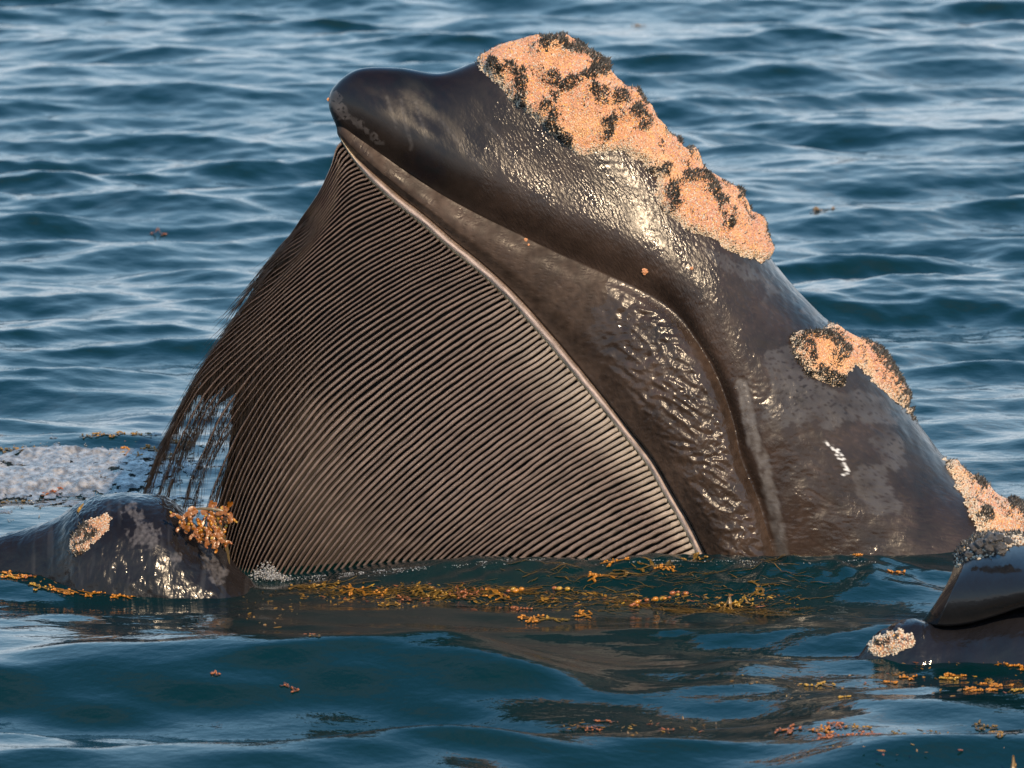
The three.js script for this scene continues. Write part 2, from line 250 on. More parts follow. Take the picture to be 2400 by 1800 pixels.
const scratches = [[[1030, 280], [1090, 350], [1130, 395]], [[940, 235], [950, 290], [965, 340], [963, 350]], [[905, 225], [930, 300]], [[975, 240], [1000, 330]], [[1815, 640], [1790, 710]], [[1140, 290], [1180, 330], [1215, 395]], [[1755, 880], [1765, 970]]];
const whiteMark = [[1934, 1038], [1946, 1045], [1958, 1058], [1966, 1066], [1976, 1078], [1982, 1092], [1986, 1106], [1980, 1112]];
const skinCol = new Float32Array(NU * NV * 3), wet = new Float32Array(NU * NV);
for (let q = 0; q < NU * NV; q++) {
  const x = head.pos[q * 3], y = head.pos[q * 3 + 1], z = head.pos[q * 3 + 2], k = head.kind[q * 2], t = head.kind[q * 2 + 1], px = head.px[q * 2], py = head.px[q * 2 + 1];
  const a = x * 0.83 - y * 0.56, b = x * 0.56 + y * 0.83;               // along and across the head
  let h = 0, c = [0.0195, 0.0138, 0.0110];
  const mott = fbm(x * 2.6, y * 2.6, z * 2.6 + 4, 4), fine = fbm(x * 18, y * 18, z * 18, 3);
  c = c.map((v) => v * (1 + 0.55 * mott + 0.22 * fine));
  const low = sstep(1330, 1560, px + (py - 700) * 0.35), tipz = sstep(1250, 1000, px);
  if (k === 1) {                                                        // lip: broad wet wrinkles low down
    const wr = 1 - Math.abs(noise(a * 9 + 2 * noise(x * 4, y * 4), b * 17, z * 4)) * 2;
    h += low * sstep(0.02, 0.2, t) * (1 - sstep(0.72, 0.92, t)) * (0.009 * wr + 0.0065 * noise(a * 20, b * 30, 3) + 0.002 * noise(a * 56, b * 80, 1));
    h += low * 0.0012 * noise(a * 45, b * 70, 7);
    c = c.map((v, n) => v * mix([2.3, 2.2, 2.1][n], [2.3, 2.15, 2.0][n], low) * (0.85 + 0.3 * noise(x * 30, y * 30, 2)));
    const cr_ = noise(a * 22, b * 3.5, 9); if (Math.abs(cr_) < 0.03) h -= 0.002;
  } else if (k === 0) {
    const side = sstep(0.28, 0.55, t), wet = side * (1 - tipz * 0.97);
    const streak = 0.2 + 1.3 * sstep(-0.2, 0.4, fbm(a * 2.2, b * 4.5, 3, 3)); h += wet * streak * (0.0016 * noise(a * 26, b * 44, 5) + 0.0016 * noise(a * 55, b * 85, 8)) + 0.004 * noise(x * 4, y * 4, z * 4);
    const wav = noise(a * 30 + 3 * noise(x * 12, y * 12, 3), b * 8, 4); const ln = sstep(0.07, 0.0, Math.abs(wav)) * sstep(1380, 1560, px); h -= 0.0022 * ln; c = c.map((v) => v * (1 + 0.45 * ln)); h += sstep(1650, 1800, px) * (0.0016 * noise(a * 40, b * 60, 6) + 0.004 * fbm(x * 9, y * 9, z * 9, 3));
    c = c.map((v, n) => v * mix(1, [1.35, 1.25, 1.2][n], side * (1 - tipz)) * mix(1, 0.5, tipz));
  }
  if (k < 2) {
    for (const poly of greyPatches) { const d = signed(px, py, poly) + 19 * fbm(px / 42, py / 42, 3, 5); if (d > -24) { const m = sstep(-1.5, 3, d) * clamp(0.72 + 0.7 * fbm(px / 40, py / 40, 1, 3) - 0.9 * sstep(0.28, 0.4, fbm(px / 9, py / 9, 6, 2))); c = c.map((v, n) => mix(v, [0.055, 0.048, 0.046][n], clamp(m))); } }
    const ds = segDist(px, py, strip); if (ds < 26) { const m = 1 - sstep(11, 17, ds + 5 * noise(px / 22, py / 22, 8)); c = c.map((v, n) => mix(v, [0.095, 0.085, 0.08][n], clamp(m * (0.8 + 0.8 * fbm(px / 13, py / 30, 3, 3))))); h -= 0.004 * m; }
    for (const sc of scratches) { const d = segDist(px, py, sc); if (d < 7) c = c.map((v, n) => mix(v, [0.12, 0.11, 0.108][n], (1 - sstep(1.5, 6, d)) * 0.22 * clamp(0.6 + fbm(px / 9, py / 9, 5, 2)))); }
    const dw = segDist(px, py, whiteMark); if (dw < 12) { const m = sstep(7.5, 5, dw + 11 * noise(px / 6, py / 6, 2) + 4); c = c.map((v) => mix(v, 0.6, m)); }
  }
  wet[q] = k === 1 ? low : k === 0 ? sstep(0.3, 0.55, t) * (1 - tipz) * (1 - 0.45 * sstep(1650, 1800, px)) : 0;
  if (k === 2) c = [0.02, 0.015, 0.013];
  for (let n = 0; n < 3; n++) { head.pos[q * 3 + n] += h * baseNormals[q * 3 + n]; skinCol[q * 3 + n] = Math.max(0.006, c[n]); }
}
const headGeometry = gridGeometry(NU, NV, head.pos, { uv: head.uv, color: skinCol, loop: true, flip: true });
{                                                                       // glassy at the snout and under the lip, more wrinkled along the wet flank
  const idx = headGeometry.index.array, bins = [[], [], [], []];
  for (let f = 0; f < idx.length; f += 3) { const q = idx[f], v = wet[q] + 0.5 * noise(head.pos[q * 3] * 9, head.pos[q * 3 + 1] * 9, 4) + 0.10 * noise(head.pos[q * 3] * 40, head.pos[q * 3 + 1] * 40, 8); const nl = 0.35 * noise(head.pos[q * 3] * 7, head.pos[q * 3 + 1] * 7, 2); bins[head.kind[q * 2] === 1 && wet[q] < 0.75 + nl ? (wet[q] < 0.28 + nl ? 3 : 1) : v < 0.3 || wet[q] < 0.2 ? 0 : v < 0.7 ? 1 : 2].push(idx[f], idx[f + 1], idx[f + 2]); }
  headGeometry.setIndex(bins.flat()); let from = 0; bins.forEach((bn, i) => { headGeometry.addGroup(from, bn.length, i); from += bn.length; });
}
part('head', headGeometry, skinMats, whale);

// callosities: raised pads, crowded with pale whale lice, with dark horny crust on their ridges
const louse = (() => { const g = new THREE.IcosahedronGeometry(1, 1); g.scale(1, 0.62, 0.8); return g; })();
const shard = (() => { const g = new THREE.ConeGeometry(0.7, 2.2, 5, 2), p = g.attributes.position, r = rng(3); for (let i = 0; i < p.count; i++) p.setXYZ(i, p.getX(i) + (r() - 0.5) * 0.25, p.getY(i) + 0.5, p.getZ(i) + (r() - 0.5) * 0.25); g.computeVertexNormals(); return g; })();
function scatter(name, geometry, material, spots, parent) {              // spots: {p, n, s:[x,y,z], spin, tilt, c}
  const m = finish(new THREE.InstancedMesh(geometry, material, spots.length)), q = new THREE.Quaternion(), q2 = new THREE.Quaternion(), up = new THREE.Vector3(0, 1, 0), M = new THREE.Matrix4();
  spots.forEach((s, i) => { q.setFromUnitVectors(up, s.n); q2.setFromAxisAngle(up, s.spin); q.multiply(q2); if (s.tilt) q.multiply(q2.setFromAxisAngle(new THREE.Vector3(1, 0, 0), s.tilt)); m.setMatrixAt(i, M.compose(s.p, q, new THREE.Vector3(...s.s))); m.setColorAt(i, s.c); });
  m.name = name; m.userData.kind = 'stuff'; parent.add(m); return m;
}
function callosity(grid, nu, nv, poly, dark, opt, parent, seed) {
  const { pos, nor } = grid, r = rng(seed), N = nu * nv, dist = new Float32Array(N), dk = new Float32Array(N), P = new Float32Array(N * 3), C = new Float32Array(N * 3), v = new THREE.Vector3(), out = [];
  let x0 = 1e9, x1 = -1e9, y0 = 1e9, y1 = -1e9; for (const [x, y] of poly) { x0 = Math.min(x0, x); x1 = Math.max(x1, x); y0 = Math.min(y0, y); y1 = Math.max(y1, y); }
  for (let q = 0; q < N; q++) {
    v.fromArray(pos, q * 3); const [px, py] = toPx(v); dist[q] = -99; dk[q] = 99;
    if (px > x0 - 30 && px < x1 + 30 && py > y0 - 30 && py < y1 + 30) { dist[q] = signed(px, py, poly) + 8 * noise(px / 16, py / 16, seed) + 7 * noise(px / 5, py / 5, seed) ; if (dist[q] > -20) for (const d of dark) dk[q] = Math.min(dk[q], segDist(px, py, d)); }
    const lump = clamp(0.5 + 0.75 * fbm(v.x * 5, v.y * 5, v.z * 5, 3)), rim = sstep(-4, opt.rim, dist[q]);
    const ridge = Math.exp(-((dk[q] / opt.ridge) ** 2));
    const h = dist[q] < -8 ? -0.02 : -0.02 + rim * (0.02 + opt.high * (0.35 + 0.65 * lump)) + rim * ridge * opt.crest + rim * 0.006 * noise(v.x * 40, v.y * 40, v.z * 40);
    for (let n = 0; n < 3; n++) P[q * 3 + n] = pos[q * 3 + n] + nor[q * 3 + n] * h;
    const dm = sstep(opt.ridge * 1.1, opt.ridge * 0.3, dk[q] + 10 * noise(px / 10, py / 10, 9) + (opt.wob ?? 8) * noise(px / 34, py / 34, 2)), tone = 0.5 + 0.5 * fbm(v.x * 5 + 9, v.y * 5, v.z * 5, 3);
    const base = [mix(0.42, 0.54, tone), mix(0.24, 0.27, tone), mix(0.17, 0.12, tone)];
    for (let n = 0; n < 3; n++) C[q * 3 + n] = mix(base[n] * (opt.pale ?? 1), [0.035, 0.03, 0.027][n], clamp(dm));
  }
  const uv = []; for (let q = 0; q < N; q++) uv.push(pos[q * 3] * 4, (pos[q * 3 + 1] + pos[q * 3 + 2] * 0.5) * 4);
  const g = gridGeometry(nu, nv, P, { color: C, uv, keep: (q) => dist[q] > -2, loop: opt.loop, flip: true });
  const pad = part('callosity', g, crustBase, parent);
  // sow lice and crust evenly over the pad
  const idx = g.index.array, A = new THREE.Vector3(), B = new THREE.Vector3(), Cc = new THREE.Vector3(), nn = new THREE.Vector3(), lice = [], crust = [];
  for (let f = 0; f < idx.length; f += 3) {
    A.fromArray(P, idx[f] * 3); B.fromArray(P, idx[f + 1] * 3); Cc.fromArray(P, idx[f + 2] * 3);
    const q = idx[f], area = nn.copy(B).sub(A).cross(Cc.clone().sub(A)).length() / 2; if (area < 1e-10) continue; nn.normalize();
    nn.fromArray(nor, q * 3);
    const put = () => { let a = r(), b = r(); if (a + b > 1) { a = 1 - a; b = 1 - b; } return A.clone().addScaledVector(B.clone().sub(A), a).addScaledVector(Cc.clone().sub(A), b); };
    const dmark = sstep(opt.ridge * 1.0, opt.ridge * 0.35, dk[q] + 14 * noise(A.x * 42, A.y * 42, 5) + (opt.wob ?? 8) * noise(A.x * 11, A.y * 11, 2));
    const edge = sstep(24, 0, dist[q]);
    let want = area * opt.lice * (1 - 0.8 * dmark); while (want > 0 && r() < want) { want -= 1;
      const s = (0.0052 + 0.0042 * r()) * (opt.size ?? 1), t = r(), warm = 0.5 + 0.5 * fbm(A.x * 7, A.y * 7, A.z * 7 + seed, 2);
      const c = t < 0.10 ? rgb(0.72, 0.36, 0.10) : t < 0.26 + 0.5 * edge + (opt.grey ?? 0) ? rgb(0.50, 0.42, 0.33) : rgb(mix(0.50, 0.61, warm), mix(0.245, 0.305, warm), mix(0.17, 0.145, warm));
      c.lerp(rgb(0.72, 0.42, 0.18), 0.38 * sstep(0.1, 0.5, fbm(A.x * 4 + 7, A.y * 4, A.z * 4, 3))).lerp(rgb(0.55, 0.47, 0.36), 0.7 * sstep(26, 2, dist[q])).multiplyScalar(0.72 + 0.4 * r());
      lice.push({ p: put().addScaledVector(nn, s * 0.2), n: nn.clone().add(new THREE.Vector3(r() - 0.5, r() - 0.5, r() - 0.5).multiplyScalar(0.7)).normalize(), s: [s * 1.25, s * 1.2, s], spin: r() * 6.28, c }); }
    let wantC = area * opt.crust * dmark + area * opt.lice * (0.02 + 0.5 * sstep(0.2, 0.5, fbm(A.x * 8 + 2, A.y * 8, A.z * 8, 3)) + 0.10 * sstep(30, 5, dist[q])); while (wantC > 0 && r() < wantC) { wantC -= 1;
      const s = 0.0045 + 0.009 * r() * r() + 0.003 * dmark, g0 = r() < 0.13 ? 0.16 : 0.018 + 0.04 * r();
      crust.push({ p: put().addScaledVector(nn, -s * 0.3), n: nn.clone().add(new THREE.Vector3(r() - 0.5, r() - 0.2, r() - 0.5).multiplyScalar(1.0)).normalize(), s: [s, s * (0.8 + 1.1 * r()), s], spin: r() * 6.28, tilt: (r() - 0.5) * 1.2, c: rgb(g0 * 1.08, g0, g0 * 0.9) }); }
  }
  if (lice.length) scatter('whale_lice', louse, liceMat, lice, pad);
  if (crust.length) scatter('dark_crust', shard, crustMat, crust, pad);
  return pad;
}
const headGrid = { pos: head.pos, nor: headGeometry.attributes.normal.array };
const optHead = { rim: 20, high: 0.055, ridge: 13, crest: 0.05, wob: 20, lice: 20000, crust: 16000, size: 0.64, loop: true };
callosity(headGrid, NU, NV, bonnetPoly, bonnetDark, optHead, whale, 41).userData.label = 'large salmon coloured callosity on the upper jaw, ridged with black crust';
callosity(headGrid, NU, NV, browPoly, browDark, { ...optHead, high: 0.022, wob: 7 }, whale, 42).userData.label = 'forked callosity behind the blowholes with a black ring';
callosity(headGrid, NU, NV, napePoly, napeDark, { ...optHead, grey: 0.2 }, whale, 43).userData.label = 'tapering callosity low on the head beside the second whale';

// ---------------------------------------------------------------- gum and baleen
const gumPts = []; for (let i = 0; i <= 400; i++) { const u = 0.35 + (19.6 - 0.35) * i / 400, s = headStation(u); gumPts.push([s.G[0], s.G[1], s.zc, u, s.L[0], s.L[1]]); }
{
  const n = gumPts.length, m = 15, pos = [], col = [], uv = [];
  gumPts.forEach(([gx, gy, zc, u, lx, ly], i) => {
    for (let j = 0; j < m; j++) {
      const t = j / (m - 1), f = mix(-0.16, 1.12, t), wob = 0.006 * noise(i * 0.09, t * 3, 2), z = zc - 0.035 - 0.05 * Math.pow(Math.abs(2 * t - 1), 2.5) + 0.018 * Math.sin(Math.PI * t) * (t < 0.6 ? 1 : 0.8) - 0.012 * Math.exp(-(((t - 0.62) / 0.08) ** 2)) + wob;
      const p = at(mix(gx, lx, f), mix(gy, ly, f), z); pos.push(p.x, p.y, p.z); uv.push(i * 0.04, t * 0.3);
      const cream = [0.74, 0.55, 0.34], mauve = [0.40, 0.32, 0.29], brown = [0.13, 0.088, 0.065], tipc = sstep(2.6, 1.2, u);
      let c = t < 0.26 ? cream : t < 0.62 ? mauve : brown; const bl = 0.85 + 0.5 * fbm(i * 0.12, t * 5, 1, 3);
      c = c.map((v, k) => mix(v, [0.75, 0.6, 0.42][k], tipc * (t < 0.7 ? 1 : 0)) * bl); col.push(...c);
    }
  });
  part('gum', gridGeometry(n, m, pos, { color: col, uv }), gumMat, whale);
}
const KEYS = [
  [[793, 338], [786, 352], [777, 385], [760, 425], [740, 462], [705, 512], [680, 552]],
  [[874, 430], [842, 440], [810, 460], [780, 492], [745, 535], [705, 577], [662, 606], [618, 646], [580, 690]],
  [[965, 513], [929, 531], [885, 553], [838, 578], [784, 614], [730, 654], [675, 698], [621, 745], [567, 792], [513, 839], [469, 882], [440, 928], [408, 988], [376, 1055], [347, 1122]],
  [[1044, 577], [1001, 600], [947, 625], [892, 656], [838, 692], [784, 730], [730, 774], [675, 821], [625, 870], [580, 925], [535, 990], [497, 1060], [470, 1120], [452, 1190]],
  [[1095, 617], [1050, 638], [980, 672], [900, 720], [820, 772], [751, 828], [683, 896], [632, 963], [589, 1039], [552, 1115], [524, 1198], [505, 1265], [490, 1330]],
  [[1160, 672], [1110, 696], [1037, 739], [965, 786], [892, 838], [784, 923], [712, 1003], [650, 1089], [603, 1173], [567, 1263], [545, 1340], [530, 1400]],
  [[1237, 752], [1190, 784], [1150, 808], [1073, 861], [983, 927], [892, 1003], [802, 1089], [730, 1173], [675, 1252], [632, 1324], [605, 1380], [590, 1420]],
  [[1422, 973], [1384, 997], [1294, 1053], [1203, 1118], [1113, 1187], [1022, 1263], [950, 1332], [900, 1388], [860, 1440]],
  [[1528, 1111], [1500, 1124], [1420, 1162], [1330, 1212], [1257, 1256], [1185, 1306], [1120, 1360], [1070, 1410]],
  [[1633, 1303], [1600, 1318], [1550, 1342], [1500, 1370], [1440, 1410]],
  [[1700, 1440], [1650, 1460], [1600, 1490], [1560, 1510]],
].map((k) => resample(k, 60));
const gumAt = (x, y) => { let b = 1e9, o = gumPts[0]; for (const g of gumPts) { const d = (g[0] - x) ** 2 + (g[1] - y) ** 2; if (d < b) { b = d; o = g; } } return o; };
const keyLen = [0]; for (let i = 1; i < KEYS.length; i++) keyLen.push(keyLen[i - 1] + Math.hypot(KEYS[i][0][0] - KEYS[i - 1][0][0], KEYS[i][0][1] - KEYS[i - 1][0][1]));
function baleenCurve(l) {                                               // the outer edge of the plate whose root lies l photo pixels along the gum
  let i = 0; while (i < KEYS.length - 2 && keyLen[i + 1] < l) i++;
  const h = keyLen[i + 1] - keyLen[i], f = clamp((l - keyLen[i]) / h), f2 = f * f, f3 = f2 * f;
  const slope = (k, q, c) => { const a = Math.max(k - 1, 0), b = Math.min(k + 1, KEYS.length - 1); return (KEYS[b][q][c] - KEYS[a][q][c]) / (keyLen[b] - keyLen[a]); };
  const pts = KEYS[i].map((p, q) => [0, 1].map((c) => (2 * f3 - 3 * f2 + 1) * p[c] + (f3 - 2 * f2 + f) * h * slope(i, q, c) + (3 * f2 - 2 * f3) * KEYS[i + 1][q][c] + (f3 - f2) * h * slope(i + 1, q, c)));
  const g = gumAt(pts[0][0], pts[0][1]); pts[0] = [g[0], g[1]];
  return pts.map(([x, y], q) => { const s = q / 59; return [x, y, g[2] - 0.045 + 0.075 * Math.sin(Math.PI * Math.min(1, s * 0.75)) - 0.05 * s]; });
}
const roots = []; for (let l = 2; l < keyLen.at(-1) - 20; l += mix(11.6, 15.2, sstep(250, 1300, l))) roots.push(l);
const plateCurves = roots.map(baleenCurve);
for (let n = 8; n < 36; n++) {                                          // wet tips of the forward plates cling together in tufts
  const g0 = 8 + Math.floor((n - 8) / 4) * 4, c = baleenCurve((roots[g0 + 1] + roots[g0 + 2]) / 2), a = 0.42 * sstep(8, 14, n) * (1 - sstep(29, 36, n));
  plateCurves[n] = plateCurves[n].map((p, q) => { const k = a * sstep(0.5, 1, q / 59); return p.map((v, w) => mix(v, c[q][w], k)); });
}
const hairR = rng(515);
const hairPos = [], hairIdx = [];
function hair(p, dir, len, width, droop, sway) {                        // a thin tapering three-sided strand
  const n = 8, d = dir.clone(), q = p.clone(), side = new THREE.Vector3(0, 0, 1), base = hairPos.length / 3;
  for (let i = 0; i < n; i++) {
    const w = width * (1 - 0.85 * i / (n - 1)), nx = new THREE.Vector3(-d.y, d.x, 0).normalize();
    for (let k = 0; k < 3; k++) { const a = k * 2.094; hairPos.push(q.x + nx.x * Math.cos(a) * w, q.y + nx.y * Math.cos(a) * w, q.z + Math.sin(a) * w); }
    q.addScaledVector(d, len / (n - 1)); d.y -= droop; d.x += sway * (hairR() - 0.5); d.z += sway * 0.5 * (hairR() - 0.5); d.normalize();
    if (i < n - 1) for (let k = 0; k < 3; k++) { const a = base + i * 3 + k, b = base + i * 3 + (k + 1) % 3; hairIdx.push(a, b, b + 3, a, b + 3, a + 3); }
  }
}
plateCurves.forEach((c, n) => {
  const next = plateCurves[Math.min(n + 1, plateCurves.length - 1)], prev = plateCurves[Math.max(n - 1, 0)], m = 7, rows = 64, pos = [], col = [], uv = [], rr = rng(900 + n), tone = 0.86 + 0.28 * rr();
  const cut = n < 34 && n > 9 ? (n % 2 ? 0.74 + 0.16 * rr() : 1 - 0.06 * rr()) : 1;
  let arc = 0, lastP = null;
  for (let i = 0; i < rows; i++) {
    const s = i / (rows - 1) * cut, q = s * 58.999, c0 = cr(c, q), c1 = cr(c, Math.min(q + 0.6, 58.9999)), cb = cr(c, Math.max(q - 0.6, 0)), tx = c1[0] - cb[0], ty = c1[1] - cb[1], l = Math.hypot(tx, ty) || 1, nx = -ty / l, ny = tx / l;
    const a = cr(next, q), b = cr(prev, q), gap = Math.abs((a[0] - b[0]) * nx + (a[1] - b[1]) * ny) / (n === 0 || n === plateCurves.length - 1 ? 1 : 2);
    const plump = mix(0.80, 0.70, sstep(0, 0.25, s)) * mix(0.74, 1, sstep(350, 900, roots[n])) * mix(1, 0.82, sstep(0.45, 0.9, s)) * mix(1, n < 34 ? 0.3 : 0.8, sstep(0.75, 1, s / (n < 34 ? cut : 1))) * mix(1, 0.7, sstep(46, 30, n) * sstep(0.3, 0.6, s)), wd = Math.max(2.2, Math.min(gap, 17)) * plump;
    const wav = Math.min(gap, 17) * (0.07 * noise(s * 26, n * 0.13, 1) + 0.05 * noise(s * 60, n * 0.22, 4) + 0.12 * noise(s * 11, n * 0.9, 6)), x = c0[0] + nx * wav, y = c0[1] + ny * wav, z = c0[2] + 0.006 * noise(s * 30, n * 0.5, 8) + 0.01 * noise(s * 6, n * 0.12, 3);
    const P0 = at(x, y, z); if (lastP) arc += P0.distanceTo(lastP); lastP = P0;
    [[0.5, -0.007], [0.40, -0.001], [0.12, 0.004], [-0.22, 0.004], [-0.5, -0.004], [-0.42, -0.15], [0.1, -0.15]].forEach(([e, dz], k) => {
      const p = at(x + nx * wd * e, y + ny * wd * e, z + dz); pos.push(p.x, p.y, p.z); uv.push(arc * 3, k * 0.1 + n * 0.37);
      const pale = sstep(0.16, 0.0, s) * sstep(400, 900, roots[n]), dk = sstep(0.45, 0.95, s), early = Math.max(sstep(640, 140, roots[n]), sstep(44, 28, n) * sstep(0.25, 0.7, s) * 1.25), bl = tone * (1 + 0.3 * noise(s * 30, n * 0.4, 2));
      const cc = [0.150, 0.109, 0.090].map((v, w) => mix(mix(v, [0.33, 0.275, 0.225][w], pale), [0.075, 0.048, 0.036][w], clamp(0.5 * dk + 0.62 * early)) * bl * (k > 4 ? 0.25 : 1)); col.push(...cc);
    });
    if (n < 46 && n > 6 && s > 0.34) {                                   // bristles along the inner edge
      let k = (n > 12 ? 7.5 : 1.5) * sstep(0.34, 0.55, s) * (n > 38 ? 0.5 : 1); while (k > 0 && hairR() < k) { k--; hair(at(x + (hairR() - 0.5) * 9, y + (hairR() - 0.5) * 9, z - 0.02 - 0.12 * hairR()), new THREE.Vector3(-0.42 + 0.35 * hairR(), -1, (hairR() - 0.5) * 0.2).normalize(), (0.06 + 0.30 * hairR() * hairR()) * (n > 38 ? 0.5 : 1), 0.0013 + 0.0013 * hairR(), 0.05, 0.16); }
    }
    if (n < 30 && n > 3 && s > 0.4 && i % 2 && hairR() < 0.55) hair(at(x - 2, y, z - 0.02 * hairR()), at(c1[0], c1[1], z).sub(at(cb[0], cb[1], z)).normalize().add(new THREE.Vector3(-0.22 * hairR(), -0.15, 0)).normalize(), 0.12 + 0.26 * hairR(), 0.0018 + 0.0014 * hairR(), 0.03 + 0.07 * hairR(), 0.14);
    if (n < 36 && n > 8 && i === rows - 1) for (let k = 0; k < 9; k++) { const dp = at(c1[0], c1[1], z).sub(at(cb[0], cb[1], z)).normalize(); hair(P0.clone(), dp.add(new THREE.Vector3((hairR() - 0.5) * 0.25, (hairR() - 0.5) * 0.25, (hairR() - 0.5) * 0.2)).normalize(), 0.12 + 0.28 * hairR(), 0.0028 + 0.0018 * hairR(), 0.10 * hairR(), 0.16); }
  }
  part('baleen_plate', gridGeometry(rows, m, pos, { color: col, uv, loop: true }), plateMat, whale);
});
{
  const g = new THREE.BufferGeometry(); g.setAttribute('position', new THREE.Float32BufferAttribute(hairPos, 3)); g.setIndex(hairIdx); g.computeVertexNormals();
  part('baleen_fringe', g, hairMat, whale, 'stuff');
  // the mat of bristles that lies behind the plates
  const pos = [], sel = plateCurves, rows = 40;
  sel.forEach((c, n) => { for (let i = 0; i < rows; i++) { const end = mix(0.70, 1.05, sstep(29, 37, n)) + 0.06 * noise(n * 0.23, 1, 1) + 0.16 * noise(n * 0.87, 2, 5) + 0.30 * sstep(15, 9, n), s = i / (rows - 1) * Math.min(1, end), p = cr(c, s * 58.999), P = at(p[0], p[1], p[2] - 0.14 + 0.012 * noise(i * 0.6, n * 0.5, 2)); pos.push(P.x, P.y, P.z); } });
  part('bristle_mat', gridGeometry(sel.length, rows, pos), matMat, whale);
}

// ---------------------------------------------------------------- the tip of its lower jaw, in front of the baleen
function hump(stations, nu, na, { z0, yb, rough = 0.007, color, seed = 1, a0 = -1.75, a1 = 1.75, pow = 1 }) {
  // stations: [px, py of the top, half depth to the front, half depth to the back]
  const pos = [], uv = [], px = [];
  for (let i = 0; i < nu; i++) {
    const s = cr(stations, i / (nu - 1) * (stations.length - 1.0001)), top = at(s[0], s[1], z0);
    for (let j = 0; j < na; j++) {
      const th = mix(a1, a0, j / (na - 1)), sn = Math.sin(th), d = th > 0 ? s[2] : s[3];
      const x = top.x, y = yb + (top.y - yb) * (Math.cos(th) >= 0 ? Math.pow(Math.cos(th), 0.8 * pow) : Math.cos(th) * 0.3), z = z0 + d * Math.sign(sn) * Math.pow(Math.abs(sn), 0.9);
      pos.push(x, y, z); uv.push(x, th * 0.6);
    }
  }
  const g0 = gridGeometry(nu, na, pos, { flip: true }), nr = g0.attributes.normal.array, col = [];
  for (let q = 0; q < nu * na; q++) { const x = pos[q * 3], y = pos[q * 3 + 1], z = pos[q * 3 + 2], drip = Math.max(0, noise(x * 9 + 0.6 * noise(y * 3, 1, seed), y * 0.8, seed) - 0.15), h = rough * (1.6 * fbm(x * 5, y * 5, z * 5 + seed, 3) + 0.4 * fbm(x * 28, y * 16, z * 28, 2)) + 0.012 * drip * noise(x * 60, y * 34, z * 40); for (let n = 0; n < 3; n++) pos[q * 3 + n] += nr[q * 3 + n] * h; col.push(...color(x, y, z, toPx(new THREE.Vector3(x, y, z)))); }
  return { geometry: gridGeometry(nu, na, pos, { color: col, uv, flip: true }), pos: Float32Array.from(pos), nu, nv: na };
}
const jawPatches = [[[285, 1200], [300, 1185], [325, 1185], [330, 1210], [350, 1225], [372, 1240], [378, 1268], [350, 1285], [310, 1280], [300, 1250], [318, 1225]], [[400, 1295], [425, 1290], [430, 1315], [410, 1330]], [[465, 1270], [505, 1290], [530, 1340], [520, 1380], [490, 1350]]];
const jaw = hump([[-190, 1345, 0.12, 0.12], [-90, 1300, 0.25, 0.2], [0, 1258, 0.24, 0.26], [65, 1240, 0.28, 0.28], [130, 1216, 0.36, 0.32], [180, 1183, 0.50, 0.36], [222, 1165, 0.53, 0.38], [270, 1158, 0.55, 0.38], [325, 1160, 0.56, 0.38], [375, 1164, 0.56, 0.36], [405, 1178, 0.56, 0.34], [428, 1200, 0.55, 0.32], [458, 1228, 0.54, 0.3], [515, 1284, 0.54, 0.26], [556, 1328, 0.53, 0.22], [600, 1375, 0.50, 0.2], [660, 1460, 0.35, 0.1]], 420, 240,
  { z0: 0.80, yb: -0.32, color: (x, y, z, [px, py]) => { let c = [0.0095, 0.0080, 0.0080].map((v) => v * (1 + 0.5 * fbm(x * 4, y * 4, z * 4, 3))); for (const p of jawPatches) { const d = signed(px, py, p) + 17 * fbm(px / 25, py / 25, 2, 4); const m = clamp(sstep(-1, 4, d) * (0.62 + 0.8 * fbm(px / 9, py / 9, 4, 3))); c = c.map((v, n) => mix(v, [0.075, 0.068, 0.067][n], m)); } const st = fbm(x * 16, y * 2.5, 3, 3); c = c.map((v) => v + 0.012 * sstep(0.15, 0.55, st)); return c; } });
const jawMesh = part('lower_jaw', jaw.geometry, jawMat, whale, undefined, 'dark rounded tip of the lower jaw');
callosity({ pos: jaw.pos, nor: jaw.geometry.attributes.normal.array }, jaw.nu, jaw.nv, [[158, 1262], [172, 1240], [195, 1215], [225, 1203], [255, 1200], [266, 1215], [262, 1240], [245, 1265], [220, 1282], [200, 1300], [175, 1310], [158, 1295]], [[[170, 1262], [185, 1240], [205, 1228]], [[175, 1285], [200, 1265], [222, 1250]], [[190, 1250], [215, 1240]], [[165, 1300], [190, 1295]]], { rim: 14, high: 0.012, ridge: 9, crest: 0.008, lice: 9000, crust: 9000, grey: 0.4, pale: 0.75, size: 0.5 }, jawMesh, 44);
tag(whale, 'right whale lifting its open mouth, long baleen plates and callosities on a black head', 'whale');

